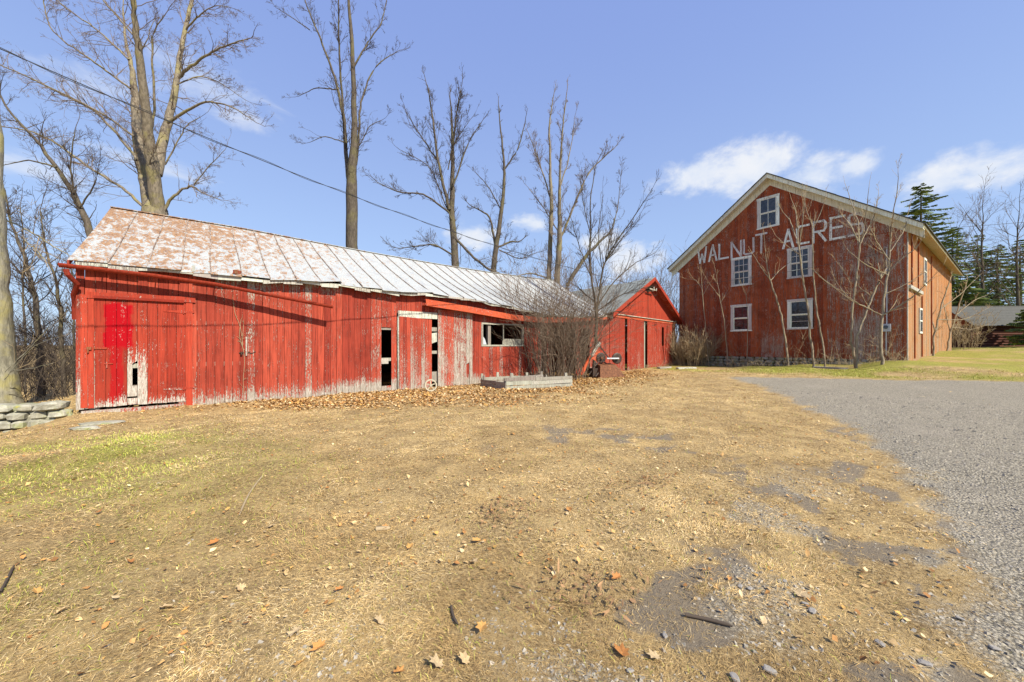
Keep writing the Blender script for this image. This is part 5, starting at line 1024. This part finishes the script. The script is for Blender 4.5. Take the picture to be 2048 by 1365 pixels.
for i, (st, br, lb) in enumerate((([(1867, 708, 3.2), (1867, 674, 3), (1880, 620, 2.6), (1900, 560, 1.6)], [[(1870, 660, 1.8), (1850, 600, 1.3), (1840, 560, .7)], [(1880, 620, 1.8), (1920, 590, 1.4), (1950, 560, .7)], [(1876, 640, 1.6), (1930, 640, 1.2), (1970, 620, .6)]], 'bent pale sapling by the sunlit barn side'), ([(1893, 706, 2.8), (1900, 668, 2.6), (1919, 610, 2), (1935, 560, 1.1)], [[(1900, 668, 1.6), (1885, 600, 1.1), (1880, 560, .6)], [(1912, 630, 1.6), (1950, 600, 1.2), (1975, 590, .6)], [(1905, 655, 1.4), (1945, 660, 1), (1975, 650, .6)]], 'second bent sapling further along the barn side'))):
    D = 23.5+i*3; t = Tree(340+i, .006, 1.4); P, R = PX(st, D, i, .03); bs = np.array([P[0][0], P[0][1], float(gz(P[0][0], P[0][1]))]); P = [bs-[0, 0, .1]]+P[1:]
    t.limb(P, R, .6, 1.0, kids=(3, 1), start=.3, sides=7)
    for j, b in enumerate(br): P, R = PX(b, D, 350+i*10+j, .4); t.limb(P, R, 1.6, 1.1, kids=(3, 1), sides=5, up=.15)
    t.done('sapling', lb, M_BARKL, M_TWIGT, bs)
WK = 1.0
# --- conifers and bare trees at the right
def conifer(seed, x, y, h, w, label, thin=1.1, n=260):
    r_ = np.random.default_rng(seed); z0 = float(gz(x, y)); rt = tag(empty('conifer', (x, y, z0)), label, 'tree'); tb = Tubes(); tb.add([(0, 0, -.1), (0, 0, h*.5), (0, 0, h)], [.018*h+.05, .012*h+.02, .01], 7); VV = []; CC = []
    for i in range(n):
        f = r_.random()**.8; zz = h*(.06+.94*f); L = w*(1-f)**.55*r_.uniform(.3, 1.15)+.3; a = r_.uniform(0, 6.28); d = np.array([math.cos(a), math.sin(a), 0]); m_ = 7; s = np.linspace(0, 1, m_)
        P = np.array([0, 0, zz])+d*(s*L)[:, None]; P[:, 2] += (-.28*s+.18*s**2)*L; tb.add(P, np.linspace(.02, .004, m_), 3)
        k = int((14+L*26)*thin); ss = r_.uniform(.12, 1, k); q = np.array([0, 0, zz])+d*(ss*L)[:, None]; q[:, 2] += (-.28*ss+.18*ss**2)*L
        sd = np.array([-d[1], d[0], 0]); sgn = r_.choice([-1, 1], k); sp_ = nrm(d)*.5+sgn[:, None]*sd*.8; ln = r_.uniform(.15, .38, k)*(1.15-.5*ss)*(.6+.4*L)
        tip = q+sp_*ln[:, None]; tip[:, 2] -= r_.uniform(0, .16, k); wv = np.array([0, 0, 1.0])*.05+d*.07
        VV.append(np.stack([q-wv, q+wv, tip], 1)); c = np.array([.13, .17, .05])*r_.uniform(.6, 1.6, (k, 1))+np.array([.03, .03, 0])*r_.random((k, 1)); CC.append(np.repeat(c, 3, 0))
    V_ = np.concatenate(VV).reshape(-1, 3); tb.build('trunk', M_BARKD, rt); bigmesh('crown', V_, np.arange(len(V_)).reshape(-1, 3), M_PINE, rt, col=np.concatenate(CC)); return rt
for i, (px, topy, D, w_, lb, th_) in enumerate(((1842, 368, 46, 5.6, 'dark green conifer rising behind the barn roof', 1.0), (1905, 455, 50, 5.0, 'dense conifer just right of the barn eave', .45), (1955, 470, 52, 4.4, 'conifer behind the left end of the log shed', .35), (1995, 490, 50, 4.2, 'conifer standing behind the log shed roof', .4), (2040, 480, 54, 4.4, 'conifer behind the log shed at the right edge', .4), (1935, 560, 42, 3.0, 'low conifer between the barn and the log shed', .9))):
    q = ray(px, 690)*D; zt_ = CAMH+(HZ-topy)/F*D; conifer(400+i, q[0], q[1], zt_-float(gz(q[0], q[1])), w_, lb, th_)
q = ray(2062, 690)*31.5; conifer(420, q[0], q[1], 3.4, 1.5, 'small green evergreen bush beside the log shed', 1.2, 120)
for i, (px, topy, D, lb) in enumerate(((1965, 385, 44, 'bare tree with upright limbs right of the barn'), (2035, 395, 46, 'bare tree at the right picture edge'), (1915, 420, 56, 'thin bare tree behind the barn ridge'), (2090, 380, 50, 'bare tree just past the right edge'))):
    q = ray(px, 690)*D; bs = np.array([q[0], q[1], float(gz(q[0], q[1]))]); H = CAMH+(HZ-topy)/F*D-bs[2]; t = Tree(440+i, .010, 1.0)
    t.limb([bs-[0, 0, .2], bs+[.1, 0, H*.3], bs+[0, .1, H*.6], bs+[.1, 0, H*.85]], [.22, .17, .1, .04], 1.3, H*.42, kids=(5, 3), start=.25, spread=(.4, .9), up=.12); t.done('bare_tree', lb, M_BARKD, M_TWIG, bs)
q = ray(1942, 690)*33; bush(460, np.array([q[0]-.8, q[1], 1.0]), 40, 3.0, .5, .012, (5, 3), M_TWIGT, M_TWIGT, 'dry_brush', 'tan brush at the left corner of the log shed', radius=1.0)
# ------------------------------------------------------------------ dry stone wall at the left
wall = tag(empty('dry_stone_wall', (0, 0, 0)), 'low lichened dry stone wall running into the left corner of the shed', 'wall')
p0 = np.array([*SH.w(-.08, -.05)[:2]]); d_ = nrm(np.array([-1.0, -.32])); ang_ = math.atan2(d_[1], d_[0]); wall.location = (p0[0], p0[1], 0); wall.rotation_euler = (0, 0, ang_+math.pi)
# local x negative = to the left along the wall
def wg(u): q = p0+d_*u; return float(gz(q[0], q[1]-.15))
top = CAMH-(803-HZ)/F*7.7
RW = [.17, .15, .19, .14, .17, .15]
for row in range(6):
    u = random.uniform(0, .15); hrow = RW[row]
    zc = top-sum(RW[:row])-hrow/2
    while u < 4.2:
        l = random.uniform(.18, .5); h = hrow*random.uniform(.75, 1.08)
        if zc+h/2 > wg(u+l/2)-.02: rock('stone', M_FIELD, wall, -(u+l/2), random.uniform(-.05, .05), zc+random.uniform(-.01, .01), l*.97, random.uniform(.34, .46), h*1.02, row*50+int(u*20), random.uniform(-.05, .05))
        u += l
for i in range(8): rock('stone', M_FIELD, wall, -(.25+i*.5), .05, top-.45, .5, .2, .6, 900+i)
for i, (px, py, l, h) in enumerate(((205, 848, .62, .05), (170, 858, .35, .06), (1335, 735, .0, 0))):
    if l:
        q = pg(px, py); r_ = tag(rock('flat_stone', M_FIELD, None, 0, 0, 0, l, l*.5, h, 950+i), ['long pale flat stone lying in the grass below the big door', 'small flat stone lying beside the end of the stone wall'][i], 'stone'); r_.location = (q[0], q[1], q[2]+.012); r_.rotation_euler = (0, .03, .5)
# ------------------------------------------------------------------ weathered raised bed
fl = pg(1012, 780); fr = pg(1144, 774); bl = pg(962, 772); brr = pg(1086, 766)
bed = tag(empty('raised_bed', tuple(fl)), 'weathered grey plank raised bed frame in front of the shed bush', 'garden bed')
def side(p, q, n, hts, lift=0.0):
    p = Vector(p)-Vector(fl); q = Vector(q)-Vector(fl)
    for i, h in enumerate(hts):
        z0 = sum(hts[:i]); cut = random.uniform(.35, .65); m1 = p.lerp(q, cut)
        for a, b in ((p, m1), (m1+(q-p).normalized()*.01, q)):
            trim('plank', M_GREYWOOD, bed, MB().bar(a+Vector((0, 0, z0+h/2+random.uniform(-.016, .016)+lift)), b+Vector((0, 0, z0+h/2+random.uniform(-.016, .016)+lift)), .035, h*.84), random.uniform(.1, .45))
    nrmv = Vector(((q-p).y, -(q-p).x, 0)).normalized()
    for i in range(n):
        c = p.lerp(q, (i+.1)/(n-.8)); trim('stake', M_GREYWOOD, bed, MB().bar(c+nrmv*-.045+Vector((0, 0, -.1)), c+nrmv*-.045+Vector((random.uniform(-.02, .02), 0, sum(hts)+random.uniform(.06, .2))), .09, .05, up=tuple(nrmv)), .2)
side(fl, fr, 2, (.12, .14, .12)); side(bl, brr, 5, (.13, .14), .05); side(bl, fl, 2, (.13, .12)); side(brr, fr, 2, (.12, .12))
# spoked casting leaning on the weathered panel
q = pg(862, 783); wh = tag(empty('spoked_wheel', (q[0], q[1], q[2]-.01), math.radians(25)), 'small cream spoked wheel leaning at the foot of the shed boards', 'wheel')
V_, F_ = [], []; n = 24
mb = MB()
for i in range(n):
    a, b = 2*math.pi*i/n, 2*math.pi*(i+1)/n; R0, R1 = .16, .20
    pt = lambda r_, t_, y_: (r_*math.cos(t_), y_+.25*(r_*math.sin(t_)+.2), .2+r_*math.sin(t_)*.95)
    mb.hexa([pt(R0, a, -.04), pt(R1, a, -.04), pt(R1, a, .04), pt(R0, a, .04)], [pt(R0, b, -.04), pt(R1, b, -.04), pt(R1, b, .04), pt(R0, b, .04)])
mb.build('rim', M_CONC, wh)
for i in range(5):
    a = 2*math.pi*i/5+.3; MB().bar((0, .05, .2), (.165*math.cos(a), .25*(.165*math.sin(a)+.2), .2+.165*math.sin(a)*.95), .03, .03).build('spoke', M_CONC, wh)
MB().tube([(0, .0, .2), (0, .1, .2)], .045, 10).build('hub', M_CONC, wh)
# ------------------------------------------------------------------ rusty farm implement
q = pg(1205, 756); fi = tag(empty('farm_implement', (q[0], q[1], q[2]), math.radians(20)), 'rusty old farm implement with black discs beside the young tree', 'farm machine'); S = q[1]/F
lp_ = lambda px, py: ((px-1205)*S/math.cos(.25), (755-py)*S)
mb = MB(); a = [lp_(1197, 752), lp_(1215, 755), lp_(1248, 748), lp_(1230, 730), lp_(1208, 729)]
mb.hexa([(a[0][0], -.1, 0), (a[2][0], -.35, 0), (a[2][0], .35, .05), (a[0][0], .35, .05)], [(lp_(1203, 0)[0], .1, .52), (lp_(1236, 0)[0], .0, .55), (lp_(1236, 0)[0], .5, .6), (lp_(1203, 0)[0], .5, .6)]); mb.build('hopper', M_RUST, fi)
for px, py, r_, y_ in ((1243, 717, .25, .15), (1212, 716, .24, .35)):
    x_, z_ = lp_(px, py); MB().tube([(x_, y_-.04, z_), (x_, y_-.015, z_), (x_, y_+.05, z_)], [r_*.8, r_, r_*.96], 20).build('disc', M_IRON, fi); MB().tube([(x_-.02, y_-.14, z_), (x_-.01, y_-.04, z_)], .06, 10).build('hub', M_RUST, fi)
x0, z0 = lp_(1218, 717); x1, z1 = lp_(1242, 717); MB().tube([(x0, .1, z0), (x1, -.02, z1)], .035, 8).build('axle', M_STEEL, fi)
x0, z0 = lp_(1162, 750); x1, z1 = lp_(1188, 712); trim('red_beam', M_ORANGE, fi, MB().bar((x0, .2, z0+.05), (x1, .3, z1), .08, .16), .25)
x0, z0 = lp_(1188, 712); x1, z1 = lp_(1211, 684); trim('white_beam', M_PEEL, fi, MB().bar((x0, .32, z0), (x1, .4, z1), .06, .12), .2)
x0, z0 = lp_(1208, 688); x1, z1 = lp_(1230, 718); MB().bar((x0, .42, z0), (x1, .3, z1), .05, .05).build('strut', M_IRON, fi)
x0, z0 = lp_(1196, 720); x1, z1 = lp_(1206, 700); trim('side_plate', M_ORANGE, fi, MB().bar((x0, .36, z0), (x1, .4, z1), .03, .28), .3)
mb = MB().tube([lp3 for lp3 in ((-.5, .3, .1), (-.2, .28, .5), (.1, .35, .75), (.4, .3, .6))], .03, 8).tube([(-.3, .1, .05), (.1, .15, .4)], .04, 8).box(-.35, .05, .2, .5, .02, .4); mb.build('frame', M_IRON, fi)
# debris by the gabled shed
for i, (px, py, lb, m_) in enumerate(((1328, 737, 'dark half-buried plank at the foot of the gabled shed', M_GREYWOOD), (1372, 738, 'pale short board lying between the gabled shed and the barn', M_PEEL), (1660, 738, 'long grey slab lying in the weeds before the barn', M_GREYWOOD), (1705, 730, 'flat grey slab step lying at the foot of the paired saplings', M_FIELD))):
    q = pg(px, py); o = trim('fallen_board' if i < 3 else 'stone_slab', m_, None, MB().hexa([(-.7, -.12, -.03), (.7, -.14, -.03), (.72, .13, -.03), (-.68, .12, -.03)], [(-.7, -.12, .05+.06*(i == 3)), (.7, -.1, .06+.06*(i == 3)), (.7, .13, .05+.06*(i == 3)), (-.66, .1, .07+.06*(i == 3))]), .3); tag(o, lb, 'stone' if i == 3 else 'board'); o.location = (q[0], q[1], q[2]+.03); o.rotation_euler = (0, 0, [.7, .4, -.9, -.9][i])
# ------------------------------------------------------------------ overhead wires
def wire(name, pts, r, label):
    pts = [np.array(p, float) for p in pts]; tb = Tubes(); tb.add(pts, [r]*len(pts), 6); o = tb.build(name, M_WIRE); return tag(o, label, 'wire')
wp = np.array([[-200, 10], [0, 101], [239, 202], [355, 251], [540, 326], [703, 389], [900, 461], [1090, 527], [1200, 555], [1290, 570]], float)
pc = np.polyfit(wp[:, 0], wp[:, 1], 3)
Wp = WG.w(WW/2, -.40, zap-.55); Q0 = np.array([-6.3, 5.2, 4.95]); dv = nrm((Wp-Q0)[:2]); pts = []
for px in np.linspace(-900, 1288, 60):      # the wire hangs in one upright plane from the gable bracket past the camera's left
    r_ = ray(px, 0)[:2]; A_ = np.array([[r_[0], -dv[0]], [r_[1], -dv[1]]]); k, s = np.linalg.solve(A_, Wp[:2]); 
    py = np.polyval(pc, px) if px > -200 else np.polyval(pc, -200)+(px+200)*.46
    pts.append(np.array([r_[0]*k, k, CAMH+(HZ-py)/F*k]))
pts = [p for p in pts if p[1] > 1.5]; pts[-1] = Wp
s_ = np.linspace(0, 1, 160); P_ = np.array(pts); cum_ = np.concatenate([[0], np.cumsum(np.linalg.norm(np.diff(P_, axis=0), axis=1))]); s_ = s_*cum_[-1]; P_ = np.stack([np.interp(s_, cum_, P_[:, i]) for i in range(3)], 1)
tb = Tubes(); tb.add(P_, [.0065]*len(P_), 6); ph = s_*4.0; n_ = np.array([-dv[1], dv[0], 0]); tb.add(P_+np.cos(ph)[:, None]*n_*.022+np.sin(ph)[:, None]*np.array([0, 0, .022]), [.005]*len(P_), 5)
tag(tb.build('power_line', M_WIRE), 'twisted black power line sagging across the sky to the gabled shed', 'wire')
b1 = BA.w(mx+.02, -.15, B(1775, 505)[1]); a1 = WG.w(WW/2+.4, -.40, zap-.6)
tgt = []
for f_ in np.linspace(0, 1, 30): p_ = a1+(b1-a1)*f_; p_[2] -= .5*4*f_*(1-f_)*.5; tgt.append(p_)
wire('service_wire', tgt, .009, 'thin pale wire from the gabled shed along the barn front')
q = ray(2048, 444)*60; wire('distant_wire', [np.array([0, 0, CAMH])+ray(1905, 456)*60, np.array([0, 0, CAMH])+ray(1960, 452)*60, np.array([0, 0, CAMH])+ray(2060, 444)*60, np.array([0, 0, CAMH])+ray(2300, 420)*60], .03, 'far thin wire above the trees at the right edge')
# ------------------------------------------------------------------ weeds along the barn and shed feet
t = Tree(500)
for i in range(560):
    k = t.r.random()
    if k < .6: u = t.r.uniform(-.5, BW+.3); v = -t.r.uniform(.1, 1.5)**1.2; q = BA.w(u, v); h = t.r.uniform(.2, .75)
    elif k < .8: u = t.r.uniform(-.3, 10); q = WG.w(u, -t.r.uniform(.05, .4)); h = t.r.uniform(.1, .45)
    else: u = t.r.uniform(10, 19); q = SH.w(u, -t.r.uniform(.05, .9)); h = t.r.uniform(.15, .6)
    q[2] = float(gz(q[0], q[1]))-.02; t.shoot(q, np.array([t.r.normal(0, .5), t.r.normal(0, .5), 1]), h, t.r.uniform(.003, .006), 1, 0, .22, (0, 3, 0))
for i in range(40):        # arching canes before the barn
    u = t.r.uniform(2, BW); q = BA.w(u, -t.r.uniform(.3, 1.6)); q[2] = float(gz(q[0], q[1]))-.02; t.shoot(q, np.array([t.r.normal(0, .5), t.r.normal(0, .3), 1]), t.r.uniform(1.0, 2.2), .006, 1, -.10, .15, (0, 3, 1))
tag(t.twig.build('dry_weeds', M_TWIGT), 'dry tan weeds and canes along the feet of the barn and sheds', 'weeds', kind='stuff')
# ------------------------------------------------------------------ single leaves, sticks and stones in the foreground
spots = [(600, 1335), (330, 1222), (198, 1028), (540, 1058), (768, 1060), (955, 1087), (945, 1130), (1100, 1125), (875, 1335), (795, 1352), (965, 1260), (930, 1328), (1245, 1315), (1390, 1083), (1138, 1022), (985, 1025), (350, 976), (655, 980), (940, 880), (1025, 870), (215, 895), (155, 925), (430, 1090), (590, 1270), (640, 1300),
         (75, 1190), (120, 1230), (680, 1185), (760, 1250), (1000, 1000), (1340, 905), (520, 905), (1235, 1160), (1600, 1195), (1460, 1165), (820, 1100), (480, 1180), (260, 1130), (1310, 1320), (20, 1010)]
def zone(px, py):
    col = ['far left', 'left', 'middle left', 'middle', 'middle right', 'right', 'far right'][min(6, int(px/293))]; row = ['back', 'upper middle', 'middle', 'lower middle', 'front', 'very front'][min(5, max(0, int((py-860)/85)))]
    return col, row
r_ = random.Random(5); lc = [(.62, .34, .10), (.66, .47, .24), (.52, .22, .06), (.60, .44, .24), (.58, .28, .08)]
LM = [mat('dry_leaf_%s' % nm, (lambda c: lambda g, co: g.mix(g.smap(g.noise(co, 30, 5), .35, .7), tuple(q*.55 for q in c), c))(c), .7, .3) for nm, c in zip(('orange', 'tan', 'russet', 'straw', 'amber'), lc)]
meshes = []
for v in range(5):
    out = []; n = 14
    for i in range(n):
        a = 2*math.pi*i/n; rad = (1 if i % 2 == 0 else .62)*(1.0+.25*math.cos(a)); out.append((rad*math.cos(a)*.5, rad*math.sin(a)*.42))
    curl = r_.uniform(.25, .7); V_ = [(0, 0, 0)]+[(x, y, curl*(abs(y)**1.3)+.25*curl*x*x+r_.uniform(-.03, .05)) for x, y in out]; F_ = [(0, i+1, (i+1) % n+1) for i in range(n)]
    me = bpy.data.meshes.new('leaf'); me.from_pydata(V_, [], F_); me.materials.append(LM[v]); meshes.append(me)
for i, (px, py) in enumerate(spots):
    q = pg(px, py); v = i % 5; o = link('fallen_leaf', meshes[v]); s = r_.uniform(.05, .08); o.scale = (s, s*r_.uniform(.7, 1), s); o.location = (q[0], q[1], q[2]+.016); o.rotation_euler = (r_.uniform(-.4, .4), r_.uniform(-.4, .4), r_.uniform(0, 6.28))
    tag(o, ['single orange dry leaf', 'single tan curled leaf', 'single russet brown leaf', 'single straw-pale leaf', 'single amber leaf'][v]+' on dead grass, %s of picture, %s' % zone(px, py), 'leaf', ['orange', 'tan', 'russet', 'straw pale', 'amber'][v]+' leaves in the foreground')
for i, (pts, rad, lb, m_) in enumerate((([(525, 955), (500, 985), (488, 1010), (478, 1035)], .008, 'bent pale stick lying left of the middle of the lawn', M_TWIGT), ([(902, 1218), (906, 1240), (916, 1255)], .007, 'short dark forked stick in the lower middle foreground', M_TWIGD), ([(1370, 1235), (1420, 1245), (1465, 1258)], .008, 'dark twig lying by the gravel patch at lower right', M_TWIGD), ([(0, 1190), (14, 1165), (28, 1135)], .006, 'thin dark twig at the left picture edge', M_TWIGD), ([(752, 1062), (780, 1060)], .016, 'short peeled pale branch piece in the middle of the lawn', M_TWIGT))):
    P_ = [pg(*p)+np.array([0, 0, .012]) for p in pts]; P_, R_ = smooth_path(P_, [rad]*len(P_), 7); R_[-1] *= .5; tb = Tubes(); tb.add(P_, R_, 6); tag(tb.build('fallen_stick', m_), lb, 'stick')
r_ = random.Random(9)
for i, (px, py, s) in enumerate(((1625, 1225, .07), (1610, 1210, .05), (1260, 1345, .05), (1540, 1345, .08), (1470, 1360, .07), (1480, 1175, .05), (1570, 1165, .04), (1330, 1275, .05), (1420, 1120, .04), (1500, 1180, .045), (1760, 1290, .06), (1850, 1330, .07), (1920, 1240, .05), (1990, 1300, .06))):
    q = pg(px, py); o = rock('shale_stone', bpy.data.materials.get('grey_shale') or mat('grey_shale', lambda g, co: (g.mix(g.noise(co, 25, 4), (.19, .175, .155), (.36, .33, .29)), (g.noise(co, 60), .3, .004)), .8, .3), None, 0, 0, 0, s*.6, s*.4, s*.14, 1000+i)
    o.location = (q[0], q[1], q[2]+.008); o.rotation_euler = (r_.uniform(-.15, .15), r_.uniform(-.15, .15), r_.uniform(0, 6.28)); tag(o, ('larger' if s > .055 else 'small')+' flat grey shale stone, %s of picture, %s' % zone(px, py), 'stone', 'larger shale stones in the foreground')
for i, (px, py, lb) in enumerate(((1290, 968, 'clump of brown withered leaves right of the middle of the lawn'), (1170, 1190, 'flattened tuft of brown dead weeds in the lower middle'), (1010, 1025, 'small dark tuft of old weeds in the middle of the lawn'))):
    q = pg(px, py); n = 90; pos = np.stack([q[0]+rng.normal(0, .16, n), q[1]+rng.normal(0, .10, n), np.zeros(n)], 1); pos[:, 2] = gz(pos[:, 0], pos[:, 1])+.005+.03*rng.random(n)
    P_ = leaf_shape(n, rng.uniform(.02, .06, n), rng.uniform(.006, .018, n), rng.uniform(-.3, .8, n), pos, rng.random(n)*6.28, rng.normal(0, .3, n).clip(-.7, .7), rng.normal(0, .3, n).clip(-.7, .7))
    tag(bigmesh('withered_clump', P_.reshape(-1, 3), ((np.arange(n)*6)[:, None, None]+LF[None]).reshape(-1, 4), M_LEAF, col=np.repeat(np.array([(.36, .21, .10)])*rng.uniform(.6, 1.3, (n, 1)), 6, 0)), lb, 'plant', kind='stuff')
